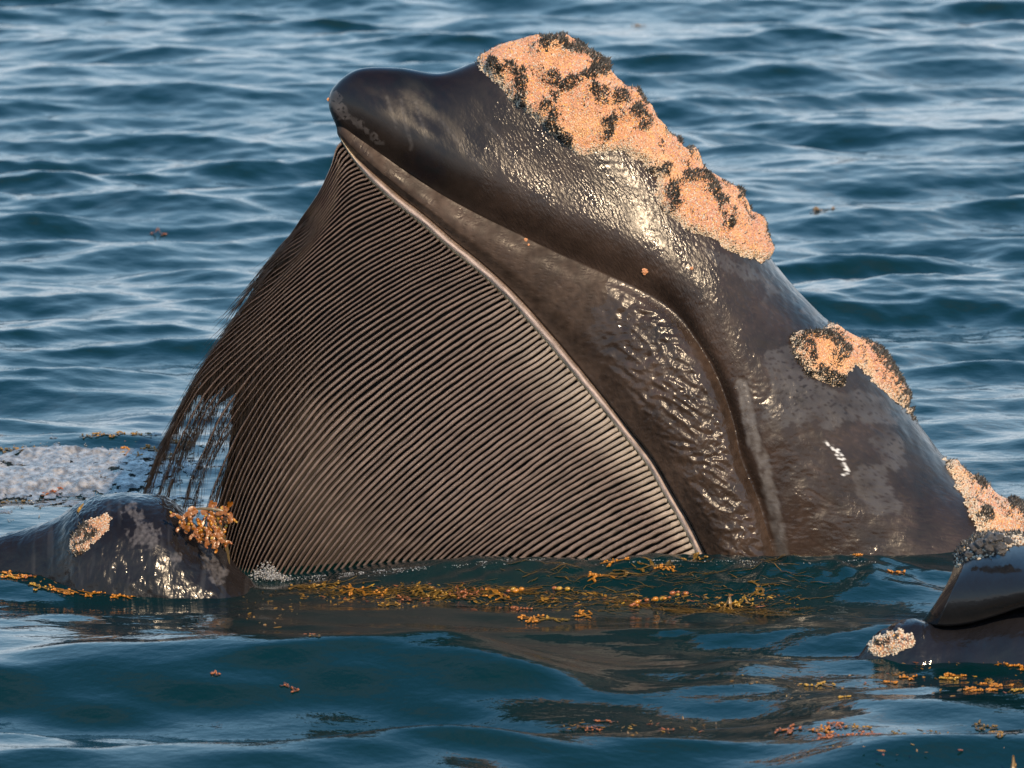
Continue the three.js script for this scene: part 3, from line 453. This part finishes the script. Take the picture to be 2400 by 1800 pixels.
// ---------------------------------------------------------------- second whale, low at the right edge
{
  const w2 = new THREE.Group(); w2.name = 'right_whale';
  const A = [[2232, 1322], [2248, 1300], [2275, 1272], [2310, 1262], [2360, 1262], [2420, 1266], [2520, 1290], [2680, 1350], [2900, 1480]], B = [[2161, 1453], [2168, 1461], [2190, 1469], [2230, 1470], [2275, 1463], [2330, 1447], [2420, 1420], [2560, 1410], [2760, 1500]];
  const nu = 150, nv = 120, pos = [], uv = [], col = [], z0 = 3.1;
  for (let i = 0; i < nu; i++) {
    const u = Math.pow(i / (nu - 1), 1.3) * (A.length - 1.0001), a = cr(A, u), b = cr(B, u), open = Math.min(1, Math.sqrt(u / 2.2)), w = 0.02 + 0.42 * open, mid = i / (nu - 1);
    const left = [[2240, 1318], [2240, 1350], [2228, 1386], [2207, 1411], [2179, 1438], [2161, 1453]];
    for (let j = 0; j < nv; j++) {
      const t = j / (nv - 1), th = t * 2, side = th <= 1 ? 1 : -1, f = th <= 1 ? th : 2 - th;
      const e = Math.exp(-u * 1.5), lp = cr(left, f * 4.999), sx = mix(mix(a[0], b[0], f), lp[0], e), sy = mix(mix(a[1], b[1], f), lp[1], e);
      const z = z0 + 0.62 * (sx - 2161) / 385 * 0.8 - 0.25 + side * w * Math.pow(Math.sin(Math.PI * clamp(f * 0.82 + 0.0)), 0.7) * (f > 0.99 ? 0.9 : 1) + 0.26 * f * open;
      const p = at(sx, sy, z), h = 0.003 * fbm(p.x * 6, p.y * 6, p.z * 6, 3); pos.push(p.x, p.y, p.z + h); uv.push(p.x, p.y);
      const g = sstep(0.3, 0.05, f) * sstep(0.4, 1.2, u) * 0.02 + 0.02 * sstep(0.86, 1.0, f); col.push(0.011 + g * 0.8, 0.011 + g * 0.7, 0.012 + g * 0.65);
    }
  }
  const upper = gridGeometry(nu, nv, pos, { uv, color: col });
  const up2 = part('head', upper, smoothSkinMat, w2);
  callosity({ pos: Float32Array.from(pos), nor: upper.attributes.normal.array }, nu, nv, [[2236, 1322], [2247, 1300], [2262, 1276], [2278, 1255], [2295, 1243], [2340, 1236], [2420, 1240], [2440, 1272], [2400, 1276], [2371, 1280], [2348, 1298], [2316, 1303], [2295, 1307], [2272, 1311], [2254, 1322], [2246, 1330]], [[[2250, 1310], [2270, 1290], [2300, 1270], [2340, 1262], [2400, 1260]], [[2262, 1300], [2300, 1290], [2345, 1285]], [[2310, 1255], [2350, 1275]]], { rim: 10, high: 0.02, ridge: 13, crest: 0.02, lice: 6500, crust: 9000, grey: 0.5, pale: 0.8, size: 1.1 }, w2, 51).userData.label = 'grey encrusted callosity on the snout of the near whale';
  // a few stout grey horny lumps stand out of it
  const lumps = []; const r = rng(52);
  for (const [x, y, s] of [[2300, 1272, 0.034], [2322, 1262, 0.04], [2318, 1282, 0.032], [2345, 1284, 0.036], [2284, 1282, 0.026], [2340, 1258, 0.03], [2362, 1266, 0.026], [2270, 1298, 0.022], [2296, 1292, 0.02]]) { const g = new THREE.IcosahedronGeometry(s, 2), p = g.attributes.position; for (let i = 0; i < p.count; i++) { const v = new THREE.Vector3().fromBufferAttribute(p, i), k = 1 + 0.6 * noise(v.x * 45 + x, v.y * 45, v.z * 45); p.setXYZ(i, v.x * k, v.y * k * 0.8, v.z * k); } g.computeVertexNormals(); const c = at(x, y, z0 + 0.27 + (x - 2250) / 385 * 0.5); g.translate(c.x, c.y, c.z); lumps.push(g); }
  const lumpMat = new THREE.MeshPhysicalMaterial({ color: rgb(0.12, 0.115, 0.115), roughness: 0.42, bumpMap: grainRelief, bumpScale: 0.01 });
  for (const g of lumps) part('horny_lump', g, lumpMat, w2);
  const chin = hump([[2000, 1560, 0.05, 0.05], [2030, 1512, 0.14, 0.12], [2055, 1484, 0.20, 0.18], [2080, 1471, 0.24, 0.2], [2106, 1458, 0.28, 0.24], [2143, 1452, 0.30, 0.28], [2175, 1460, 0.31, 0.3], [2220, 1466, 0.33, 0.34], [2300, 1440, 0.40, 0.4], [2420, 1396, 0.50, 0.5], [2600, 1390, 0.62, 0.5], [2900, 1520, 0.6, 0.5]], 190, 90, { z0: 3.35, yb: -0.5, seed: 5, color: (x, y, z, [px]) => [0.010, 0.0098, 0.012].map((v) => v * (1 + 0.4 * fbm(x * 5, y * 5, z * 5, 2))) });
  const jaw2 = part('lower_jaw', chin.geometry, smoothSkinMat, w2);
  callosity({ pos: chin.pos, nor: chin.geometry.attributes.normal.array }, chin.nu, chin.nv, [[2030, 1508], [2052, 1490], [2080, 1480], [2110, 1473], [2135, 1482], [2156, 1496], [2146, 1510], [2125, 1525], [2090, 1540], [2060, 1545], [2035, 1530]], [[[2060, 1505], [2085, 1510]], [[2100, 1500], [2125, 1505]], [[2115, 1515], [2135, 1500]]], { rim: 12, high: 0.02, ridge: 7, crest: 0.012, lice: 9000, crust: 7000, grey: 0.45, size: 0.75, pale: 0.8 }, jaw2, 53).userData.label = 'knobbly pale callosity on the chin';
  tag(w2, 'second right whale low in the water, grey crust on its snout and chin', 'whale');
}


// ---------------------------------------------------------------- small orange clusters on the first whale's skin
for (const [px, py, s] of [[766, 233, 0.012], [1231, 561, 0.011], [1510, 638, 0.018], [1621, 627, 0.010], [1238, 572, 0.007]]) {
  let best = 1e9, q0 = 0; for (let q = 0; q < NU * NV; q++) if (head.kind[q * 2] < 2) { const d = (head.px[q * 2] - px) ** 2 + (head.px[q * 2 + 1] - py) ** 2; if (d < best) { best = d; q0 = q; } }
  const g = new THREE.IcosahedronGeometry(s, 3), p = g.attributes.position; for (let i = 0; i < p.count; i++) { const v = new THREE.Vector3().fromBufferAttribute(p, i), k = 1 + 0.5 * noise(v.x * 130 + px, v.y * 130, v.z * 130); p.setXYZ(i, v.x * k, v.y * k, v.z * k * 0.6); }
  g.computeVertexNormals(); g.translate(head.pos[q0 * 3], head.pos[q0 * 3 + 1], head.pos[q0 * 3 + 2] + 0.003); part('louse_cluster', g, new THREE.MeshPhysicalMaterial({ color: rgb(0.45, 0.2, 0.09), roughness: 0.5 }), whale);
}

// ---------------------------------------------------------------- rockweed
const weedMats = [[0.42, 0.165, 0.010], [0.20, 0.105, 0.012], [0.16, 0.062, 0.02], [0.10, 0.062, 0.014], [0.28, 0.16, 0.02]].map((c) => new THREE.MeshPhysicalMaterial({ color: rgb(...c), roughness: 0.3, transmission: 0.35, thickness: 0 }));
const bladderMats = [[0.38, 0.145, 0.012], [0.24, 0.125, 0.016], [0.24, 0.075, 0.022], [0.12, 0.075, 0.016], [0.32, 0.18, 0.02]].map((c) => new THREE.MeshPhysicalMaterial({ color: rgb(...c), roughness: 0.22 }));
const bead = new THREE.SphereGeometry(1, 12, 8);
function ribbon(pts, width, face, pos, idx) {                           // flat strap with a little thickness
  const base = pos.length / 3, n = pts.length;
  pts.forEach((p, i) => {
    const t = pts[Math.min(i + 1, n - 1)].clone().sub(pts[Math.max(i - 1, 0)]).normalize(), s = t.clone().cross(face).normalize(), w = width * (i === 0 ? 0.45 : i === n - 1 ? 0.3 : 0.8 + 0.45 * Math.abs(noise(p.x * 60, p.y * 60, p.z * 60))), up = s.clone().cross(t).normalize().multiplyScalar(width * (0.06 + 0.05 * (i % 2)));
    for (const [a, b] of [[-1, 0], [0, 1], [1, 0], [0, -1]]) pos.push(p.x + s.x * w * a + up.x * b, p.y + s.y * w * a + up.y * b, p.z + s.z * w * a + up.z * b);
  });
  for (let i = 0; i < n - 1; i++) for (let k = 0; k < 4; k++) { const a = base + i * 4 + k, b = base + i * 4 + (k + 1) % 4; idx.push(a, b, b + 4, a, b + 4, a + 4); }
}
function grow(r, p, dir, face, o, level, pos, idx, beads) {
  const n = 6, len = o.len * (level ? 0.62 : 1) * (0.7 + 0.5 * r()), pts = [p.clone()], d = dir.clone(), q = p.clone();
  for (let i = 1; i < n; i++) { d.addScaledVector(new THREE.Vector3().crossVectors(face, d), (r() - 0.5) * o.curl).addScaledVector(face, (r() - 0.5) * (o.rough ?? 0.2)).normalize(); if (o.sag) { d.y -= o.sag; d.normalize(); } q.addScaledVector(d, len / (n - 1)); if (o.hold) { o.hold(q); d.y *= 0.3; d.normalize(); } pts.push(q.clone()); }
  ribbon(pts, o.width * (1 - 0.12 * level), face, pos, idx);
  for (let i = 1; i < n; i++) if (r() < o.bladders) beads.push([pts[i].clone().addScaledVector(face, o.width * 0.4), pts[i].clone().sub(pts[i - 1]).normalize(), o.bead * (0.7 + 0.6 * r())]);
  if (level < o.levels) for (const s of [-1, 1]) if (r() < 0.92) grow(r, q, d.clone().addScaledVector(new THREE.Vector3().crossVectors(face, d), s * (0.35 + 0.4 * r())).normalize(), face, o, level + 1, pos, idx, beads);
}
const meshOf = (pos, idx) => { let g = new THREE.BufferGeometry(); g.setAttribute('position', new THREE.Float32BufferAttribute(pos, 3)); g.setIndex(idx); g = g.toNonIndexed(); g.computeVertexNormals(); return g; };
const beadGeometry = ([p, d, s]) => { const g = bead.clone(); g.applyMatrix4(new THREE.Matrix4().compose(p, new THREE.Quaternion().setFromUnitVectors(new THREE.Vector3(0, 1, 0), d), new THREE.Vector3(s, s * 1.45, s))); return g; };
const UP = new THREE.Vector3(0, 1, 0);
const floatOn = (lift) => (q) => { q.y = seaLevel(q.x, q.z) + lift; };
function weed(seed, origin, dirs, face, o, tone, single) {
  const r = rng(seed), w = new THREE.Group(), pos = [], idx = [], beads = []; w.name = 'rockweed'; 
  for (const d of dirs) grow(r, origin.clone(), d.clone().normalize(), face, o, 0, pos, idx, beads);
  part('frond', meshOf(pos, idx), weedMats[tone], w);
  if (beads.length) { if (single) for (const b of beads) part('bladder', beadGeometry(b), bladderMats[b[2] * 1e5 % 3 < 1 ? 4 : tone], w); else part('bladder', mergeGeometries(beads.map(beadGeometry)), bladderMats[tone], w, 'stuff'); }
  return w;
}
// clump caught between the jaw and the baleen
{
  const r = rng(61), w = new THREE.Group(), pos = [], idx = [], beads = [], face = new THREE.Vector3(0, 0.25, 1).normalize(); w.name = 'rockweed';
  const o = { len: 0.07, width: 0.0125, levels: 2, curl: 1.2, rough: 0.9, bladders: 0.07, bead: 0.0075, sag: 0.05 };
  const starts = [[455, 1197, -1, -0.5], [448, 1205, -1, -0.75], [470, 1200, 1, 0.15], [485, 1198, 1, -0.1], [478, 1215, 0.3, -1], [490, 1212, 0.8, -0.6], [468, 1218, -0.3, -1], [500, 1205, 1, -0.7], [495, 1222, 0.5, -1], [460, 1195, -0.7, 0.2], [505, 1225, 0.25, -1], [482, 1235, 0.6, -0.8], [512, 1240, 0.2, -1]];
  for (const [x, y, dx, dy] of [...starts, ...starts.map(([x, y, dx, dy]) => [x + 14 * r() - 4, y + 16 * r() - 6, dx + r() - 0.5, dy + r() - 0.7])]) grow(r, at(x, y, 1.13 + 0.06 * r()), new THREE.Vector3(dx, dy, 0.1).normalize(), face, o, 0, pos, idx, beads);
  for (let k = 0; k < 16; k++) beads.push([at(462 + 58 * r(), 1205 + 42 * r(), 1.15 + 0.05 * r()), new THREE.Vector3(r() - 0.5, r() - 0.5, r() * 0.3).normalize(), 0.006 + 0.004 * r()]);
  part('frond', meshOf(pos, idx), new THREE.MeshPhysicalMaterial({ color: rgb(0.25, 0.080, 0.004), roughness: 0.34, transmission: 0.3, thickness: 0 }), w);
  for (const list of [[[508, 1215], [522, 1250], [532, 1285], [538, 1322]], [[500, 1245], [520, 1268], [534, 1296]], [[440, 1200], [470, 1192], [515, 1196], [540, 1212]]]) { const stalk = [], sidx = []; ribbon(resample(list, 10).map(([x, y]) => at(x, y, 1.16)), 0.008, face, stalk, sidx); part('stalk', meshOf(stalk, sidx), weedMats[3], w); }
  for (const b of beads) part('bladder', beadGeometry(b), bladderMats[[0, 0, 2, 4][Math.floor(b[2] * 1e6) % 4]], w);
  tag(w, 'orange rockweed clump with shiny bladders wedged between the jaw tip and the baleen', 'seaweed');
}
// strands lying over the jaw
for (const [list, label] of [[[[196, 1180], [182, 1200], [176, 1225], [168, 1248], [160, 1275]], 'olive weed strand draped over the far left shoulder of the jaw tip'], [[[192, 1262], [198, 1285], [212, 1305], [215, 1325], [204, 1348]], 'thin yellow weed strand hanging below the pale patch on the jaw tip']]) {
  const w = new THREE.Group(); w.name = 'weed_strand'; const pos = [], idx = [], r = rng(list[0][0]), beads = [];
  const pts = resample(list, 14).map(([x, y]) => { let z = 0.8; for (; z < 1.6; z += 0.01) { const p = at(x, y, z), s = p.y + 0.32; let near = 9; for (let q = 0; q < jaw.pos.length; q += 9) { const d = Math.hypot(jaw.pos[q] - p.x, jaw.pos[q + 1] - p.y, jaw.pos[q + 2] - p.z); if (d < near) near = d; } if (near > 0.03 && jaw.pos && z > 0.9) break; } return at(x, y, z + 0.012); });
  ribbon(pts, 0.009, new THREE.Vector3(0, 0.3, 1).normalize(), pos, idx); part('frond', meshOf(pos, idx), weedMats[4], w);
  for (let i = 2; i < 13; i += 3) part('bladder', beadGeometry([pts[i], new THREE.Vector3(0.2, 1, 0).normalize(), 0.008]), bladderMats[4], w);
  tag(w, label, 'seaweed');
}
// sprigs afloat: [px, py, length, heading, tone, bladders, thick]
const sprigs = {
  'before the baleen': ['golden rockweed sprig in the raft floating before the baleen', 'rockweed sprigs before the baleen', [[700, 1376, 0.16, 0.1, 1, 0.2], [760, 1372, 0.14, 2.9, 1, 0.25], [830, 1380, 0.15, 0.2, 0, 0.3], [880, 1392, 0.12, 3.0, 0, 0.4], [985, 1380, 0.13, 0.4, 1, 0.2], [1030, 1386, 0.16, 0.1, 1, 0.4], [1075, 1390, 0.12, 3.0, 2, 0.3], [1115, 1390, 0.12, 0.2, 2, 0.4], [1165, 1392, 0.14, 0.1, 0, 0.4], [1410, 1355, 0.14, 0.2, 0, 0.4], [1440, 1350, 0.12, 0.1, 0, 0.3], [1470, 1372, 0.16, 0.4, 1, 0.1], [1530, 1368, 0.16, 2.7, 1, 0.1], [1560, 1352, 0.10, 0.2, 0, 0.5], [1630, 1360, 0.12, 0.3, 1, 0.4], [1710, 1396, 0.12, 0.4, 1, 0.3], [1745, 1395, 0.10, 0.1, 4, 0.5], [1780, 1392, 0.15, 0.9, 1, 0.1], [1690, 1425, 0.12, 2.6, 1, 0.2], [1250, 1450, 0.13, 0.2, 0, 0.5], [1300, 1452, 0.14, 0.1, 4, 0.2], [1370, 1442, 0.12, 0.3, 0, 0.3], [1220, 1428, 0.1, 0.2, 2, 0.5], [960, 1405, 0.12, 0.3, 2, 0.2], [910, 1418, 0.1, 0.1, 1, 0.3]]],
  'left': ['small amber rockweed sprig floating left of the jaw tip', 'rockweed sprigs left of the jaw', [[10, 1320, 0.10, 1.2, 1, 0.5], [55, 1318, 0.10, 0.3, 0, 0.5], [15, 1350, 0.08, 0.2, 4, 0.4], [75, 1352, 0.08, 2.8, 2, 0.3], [30, 1372, 0.12, 0.1, 0, 0.6], [95, 1378, 0.10, 0.2, 4, 0.4], [150, 1384, 0.13, 0.1, 0, 0.4], [215, 1392, 0.12, 3.0, 0, 0.5], [285, 1396, 0.1, 0.1, 0, 0.4], [60, 1266, 0.12, 0.1, 3, 0.3], [125, 1275, 0.1, 0.4, 1, 0.4]]],
  'behind': ['yellow brown rockweed sprig adrift at the edge of the foam behind the whale', 'rockweed sprigs at the edge of the foam', [[8, 1058, 0.10, 0.1, 3, 0.5], [32, 1060, 0.08, 0.2, 3, 0.5], [48, 1058, 0.06, 0.2, 1, 0.6], [90, 1059, 0.06, 0.1, 1, 0.6], [205, 1043, 0.08, 1.0, 3, 0.4], [245, 1048, 0.12, 0.2, 1, 0.5], [290, 1045, 0.10, 0.2, 1, 0.5], [330, 1040, 0.1, 0.5, 3, 0.4], [270, 1066, 0.10, 0.1, 4, 0.6], [310, 1066, 0.15, 0.2, 0, 0.6], [365, 1060, 0.14, 0.2, 0, 0.5], [420, 1048, 0.12, 0.1, 0, 0.5], [440, 1046, 0.1, 2.9, 0, 0.5], [390, 1070, 0.1, 0.4, 0, 0.5], [205, 1106, 0.16, 0.2, 1, 0.2], [120, 1150, 0.14, 1.2, 2, 0.4], [140, 1145, 0.1, 2.0, 2, 0.4], [40, 1176, 0.14, 0.1, 3, 0.3], [350, 1025, 0.1, 0.8, 3, 0.2]]],
  'right': ['amber rockweed sprig floating off the chin of the near whale', 'rockweed sprigs off the near whale', [[2095, 1540, 0.10, 0.2, 2, 0.4], [2225, 1545, 0.14, 0.1, 4, 0.4], [2285, 1533, 0.12, 0.8, 4, 0.6], [2320, 1517, 0.12, 0.2, 0, 0.5], [2350, 1510, 0.08, 0.2, 2, 0.6], [2385, 1513, 0.12, 0.1, 0, 0.6], [2130, 1590, 0.08, 0.1, 0, 0.6], [2088, 1600, 0.05, 0.1, 0, 0.7], [2222, 1592, 0.07, 0.2, 4, 0.7], [2240, 1585, 0.08, 0.2, 0, 0.6], [2315, 1605, 0.08, 0.2, 0, 0.6], [2270, 1616, 0.06, 0.2, 0, 0.6], [2290, 1620, 0.06, 0.6, 0, 0.6], [2328, 1618, 0.08, 0.9, 0, 0.6], [2350, 1612, 0.09, 0.3, 0, 0.6], [2390, 1618, 0.08, 0.3, 4, 0.6], [2390, 1560, 0.1, 0.9, 0, 0.5], [2350, 1565, 0.08, 0.2, 0, 0.5], [2100, 1342, 0.08, 0.2, 0, 0.6], [1905, 1608, 0.08, 0.1, 4, 0.6], [1940, 1605, 0.07, 0.1, 4, 0.6], [1978, 1635, 0.05, 0.1, 4, 0.7], [2010, 1350, 0.05, 0.1, 0, 0.7]]],
  'corner': ['reddish brown rockweed sprig on the swell in the lower right corner', 'rockweed sprigs on the swell at lower right', [[1850, 1712, 0.1, 0.1, 2, 0.6], [1930, 1712, 0.1, 0.2, 0, 0.6], [1962, 1702, 0.1, 1.3, 2, 0.5], [1970, 1725, 0.12, 0.1, 2, 0.6], [1922, 1732, 0.1, 0.1, 2, 0.6], [2012, 1706, 0.1, 1.9, 1, 0.4], [2030, 1722, 0.1, 0.3, 2, 0.5], [2045, 1724, 0.08, 0.2, 2, 0.6], [2105, 1721, 0.06, 0.1, 3, 0.5], [2195, 1718, 0.05, 1.0, 3, 0.4], [2310, 1708, 0.1, 0.3, 3, 0.3], [2350, 1755, 0.12, 0.2, 1, 0.3], [2375, 1772, 0.12, 0.3, 1, 0.3], [2385, 1726, 0.06, 0.2, 2, 0.5], [2355, 1727, 0.06, 0.2, 1, 0.5], [1560, 1712, 0.08, 0.2, 2, 0.4], [1420, 1690, 0.08, 0.2, 2, 0.4], [1380, 1705, 0.09, 0.3, 2, 0.3]]],
  'loose': ['tiny scrap of brown weed alone on the blue swell', 'scraps of weed on the blue swell', [[505, 1573, 0.03, 0.2, 2, 0.9], [725, 1608, 0.05, 0.2, 2, 0.4], [680, 1642, 0.07, 0.1, 2, 0.4], [740, 1632, 0.05, 0.7, 3, 0.2], [1925, 491, 0.16, 0.1, 1, 0.4], [370, 533, 0.08, 0.1, 2, 0.3], [1500, 60, 0.1, 0.1, 1, 0.3]]],
};
let sn = 0;
const ORD = ['leftmost', 'second from the left', 'third from the left', 'fourth from the left', 'fifth from the left', 'sixth from the left', 'seventh from the left', 'eighth from the left', 'ninth from the left', 'tenth from the left', 'eleventh from the left', 'twelfth from the left', 'thirteenth from the left'];
const TONE = ['orange', 'golden brown', 'reddish', 'dark olive', 'yellow'];
for (const [where, [, group, list]] of Object.entries(sprigs)) for (const [px, py, len, a, tone, bl] of list) {
  const p = onSea(px, py); p.y += 0.004; sn++;
  const dirs = [0, 0.5, 2.7, 3.4, 4.4, 1.7].slice(0, len > 0.09 ? 6 : 4).map((t) => new THREE.Vector3(Math.cos(a + t), 0, Math.sin(a + t)));
  const w = weed(700 + sn, p, dirs, UP, { len: len * 0.5, width: 0.0055 + 0.035 * len, levels: 1, curl: 1.3, rough: 0.35, bladders: bl * 0.4, bead: 0.004 + 0.026 * len * bl, hold: (q) => { const s = seaLevel(q.x, q.z) + 0.004; q.y = Math.max(s, q.y * 0.6 + s * 0.4); } }, tone);
  const same = list.filter((l) => l[4] === tone).sort((l, m) => l[0] - m[0]), k = same.findIndex((l) => l[0] === px && l[1] === py);
  const rank = same.length === 1 ? 'only' : k === same.length - 1 ? 'rightmost' : ORD[k];
  const place = { 'before the baleen': 'in the weed raft', left: 'left of the jaw tip', behind: 'at the foam edge', right: 'near the second whale', corner: 'at lower right', loose: 'on open water' }[where];
  tag(w, TONE[tone] + ' rockweed sprig ' + place + ', ' + (rank === 'only' ? 'the only ' + TONE[tone] + ' one there' : rank + ' of that colour'), 'seaweed', group);
}
// strings of bladders in the raft
for (const [list, tone, label] of [[[[1195, 1392], [1240, 1386], [1290, 1380], [1330, 1384], [1370, 1376], [1405, 1368], [1440, 1372]], 0, 'long string of orange bladders rising to the right in the weed raft'], [[[1470, 1424], [1510, 1418], [1545, 1410], [1580, 1400], [1612, 1393]], 2, 'reddish string of bladders at the right end of the weed raft']]) {
  const w = new THREE.Group(); w.name = 'bladder_string'; const pts = resample(list, 34).map(([x, y]) => { const p = onSea(x, y); p.y += 0.012; return p; }), pos = [], idx = [], r = rng(list.length); ribbon(pts, 0.006, UP, pos, idx); part('stalk', meshOf(pos, idx), weedMats[tone], w);
  pts.forEach((p, i) => { if (r() < 0.55) part('bladder', beadGeometry([p.clone().add(new THREE.Vector3((r() - 0.5) * 0.02, r() * 0.012, (r() - 0.5) * 0.12)), new THREE.Vector3(1, 0.2, r() - 0.5).normalize(), 0.006 + 0.008 * r()]), bladderMats[[0, 2, 4, tone][Math.floor(r() * 4)]], w); });
  tag(w, label, 'seaweed');
}
// the tangle of thin stalks through the raft
{
  const r = rng(818), pos = [], idx = [];
  for (let k = 0; k < 800; k++) {
    const t = r(), px = mix(700, 1880, Math.pow(t, 0.75)), mid = mix(1385, 1398, t) + (t > 0.5 ? 8 : 0), py = mid + (r() + r() - 1) * (t > 0.35 ? 42 : 16), p = onSea(px, py), a = (r() - 0.5) * 0.9 + (r() < 0.5 ? Math.PI : 0), len = 0.05 + 0.18 * r(), pts = []; let d = a;
    const q = p.clone(); for (let i = 0; i < 7; i++) { q.y = seaLevel(q.x, q.z) - 0.004 + 0.013 * r(); pts.push(q.clone()); d += (r() - 0.5) * 0.5; q.x += Math.cos(d) * len / 6; q.z += Math.sin(d) * len / 6; }
    ribbon(pts, 0.0022 + 0.0055 * r() * r(), UP, pos, idx);
  }
  const m = part('weed_raft', meshOf(pos, idx), weedMats[1], null); tag(m, 'tangle of thin golden weed stalks afloat along the baleen', 'seaweed', undefined, 'stuff');
}

// crumbs of torn weed drifting round the raft, the jaw and the near whale
{
  const r = rng(833), spots = [], grp = new THREE.Group(), g = new THREE.SphereGeometry(1, 7, 5);
  const zones = [[700, 1880, 1360, 1430, 1100], [0, 460, 1300, 1400, 220], [2080, 2400, 1520, 1640, 190], [1850, 2400, 1690, 1780, 130], [1300, 1700, 1680, 1730, 70], [0, 470, 1030, 1080, 150], [560, 700, 1380, 1480, 40], [1700, 2100, 1560, 1640, 60]];
  for (const [x0, x1, y0, y1, n] of zones) for (let k = 0; k < n; k++) {
    const px = mix(x0, x1, r()), py = mix(y0, y1, (r() + r()) / 2); if (noise(px / 55, py / 14, 3) < -0.12) continue;
    const p = onSea(px, py), s = 0.0035 + 0.009 * r() * r(), t = r(); p.y += 0.002;
    spots.push({ p, n: new THREE.Vector3(r() - 0.5, 1.5, r() - 0.5).normalize(), s: [s * (1 + 2.6 * r()), s * 0.3, s * (0.5 + 0.6 * r())], spin: r() * 6.28, c: t < 0.5 ? rgb(0.24, 0.115, 0.012) : t < 0.75 ? rgb(0.14, 0.075, 0.014) : t < 0.9 ? rgb(0.2, 0.06, 0.02) : rgb(0.4, 0.22, 0.02) });
  }
  const m = scatter('weed_crumbs', g, new THREE.MeshPhysicalMaterial({ color: 0xffffff, roughness: 0.3 }), spots, grp); grp.remove(m); tag(m, 'small brown and amber crumbs of torn weed scattered over the water', 'seaweed', undefined, 'stuff');
}
// ---------------------------------------------------------------- foam behind the jaw, and a splash at the foot of the baleen
{
  const foamMat = new THREE.MeshPhysicalMaterial({ color: 0xffffff, vertexColors: true, roughness: 0.45, bumpMap: grainRelief, bumpScale: 0.006, transmission: 0.45, thickness: 0 });
  const dens = (px, py) => 0.8 * sstep(1040, 1072, py) * (1 - sstep(1110, 1215, py) * 0.9) * (1 - sstep(300, 470, px) * 0.8) + 0.25 * sstep(260, 60, px) * sstep(1080, 1110, py) * (1 - sstep(1160, 1205, py));
  const foamAt = (x, z) => { const y = seaLevel(x, z), [px, py] = toPx(new THREE.Vector3(x, y, z)), d = dens(px, py) + 0.6 * fbm(x * 3.5, z * 2.2, 4, 4), f = sstep(0.3, 0.85, d); return { y, d, f, up: f * clamp(0.5 + 1.3 * fbm(x * 6, z * 4, 1, 5), 0.05, 1.3) }; };
  const P = [], C = [], U = [], M = [], nx = 210, nz = 300;
  for (let i = 0; i < nz; i++) for (let j = 0; j < nx; j++) {
    const x = mix(-3.7, -1.75, j / (nx - 1)), z = mix(-4.0, -0.7, i / (nz - 1)), { y, d, f, up } = foamAt(x, z), w = mix(0.15, 0.46, f) * clamp(0.85 + 1.2 * fbm(x * 20, z * 12, 6, 4), 0.35, 1.5);
    P.push(x, y - 0.006 + 0.012 * sstep(0.15, 0.4, d) + 0.024 * up, z); U.push(x * 2, z * 2); C.push(w, w * 0.92, w * 0.84); M.push(d + 0.75 * fbm(x * 12, z * 6, 9, 4));
  }
  const m = part('sea_foam', gridGeometry(nz, nx, P, { color: C, uv: U, keep: (q) => M[q] > 0.50 }), foamMat, null);
  tag(m, 'whitish churned foam on the water behind the jaw tip', 'foam', undefined, 'stuff');
  const r = rng(919), spots = [], grp = new THREE.Group();
  for (let k = 0; k < 42000 && spots.length < 15000; k++) {
    const x = mix(-3.7, -1.75, r()), z = mix(-4.0, -0.7, r()), { y, d, up } = foamAt(x, z); if (r() > sstep(0.25, 0.75, d + 0.6 * fbm(x * 12, z * 6, 9, 4))) continue;
    const s = 0.002 + 0.006 * r() * r() * r(), g = 0.25 + 0.35 * r(); spots.push({ p: new THREE.Vector3(x, y + 0.004 + 0.024 * up, z), n: UP, s: [s, s * 0.8, s], spin: 0, c: rgb(g, g * 0.97, g * 0.94) });
  }
  const bubble = new THREE.MeshPhysicalMaterial({ color: 0xffffff, roughness: 0.1, transmission: 0.6, thickness: 0 }), ball = new THREE.IcosahedronGeometry(1, 2);
  const b = scatter('foam_bubbles', ball, bubble, spots, grp); grp.remove(b); tag(b, 'small bright bubbles crowding the foam behind the jaw tip', 'bubbles', undefined, 'stuff');
  const sp = []; for (let k = 0; k < 900; k++) { const px = 575 + 95 * (r() + r()) / 2 + 20 * r(), t = r(), p = onSea(px, 1352 + 14 * r()); p.y += 0.11 * r() * r() * Math.exp(-(((px - 618) / 32) ** 2)); p.z -= 0.1 * r(); const s = 0.002 + 0.004 * t * t, g = 0.35 + 0.4 * r(); sp.push({ p, n: UP, s: [s, s, s], spin: 0, c: rgb(g, g, g) }); }
  for (let k = 0; k < 3600; k++) { const px = mix(650, 2080, r()), top = px < 1200 ? mix(1352, 1306, (px - 650) / 550) : 1306, p = onSea(px, top + 4 + 16 * r() * r()); if (noise(px / 40, 3, 1) + 0.3 < r() * 0.9) continue; const s = 0.0016 + 0.0026 * r() * r(), g = 0.3 + 0.4 * r(); sp.push({ p, n: UP, s: [s, s, s], spin: 0, c: rgb(g, g, g) }); }
  const c = scatter('splash', ball, bubble, sp, grp); grp.remove(c); tag(c, 'little white splash and bubbles where the plates meet the sea', 'splash', undefined, 'stuff');
}

const renderer = new THREE.WebGLRenderer({ antialias: true });
renderer.toneMapping = THREE.LinearToneMapping; renderer.toneMappingExposure = 1.2;
renderer.shadowMap.enabled = true; renderer.shadowMap.type = THREE.PCFSoftShadowMap;
renderer.render(scene, camera);
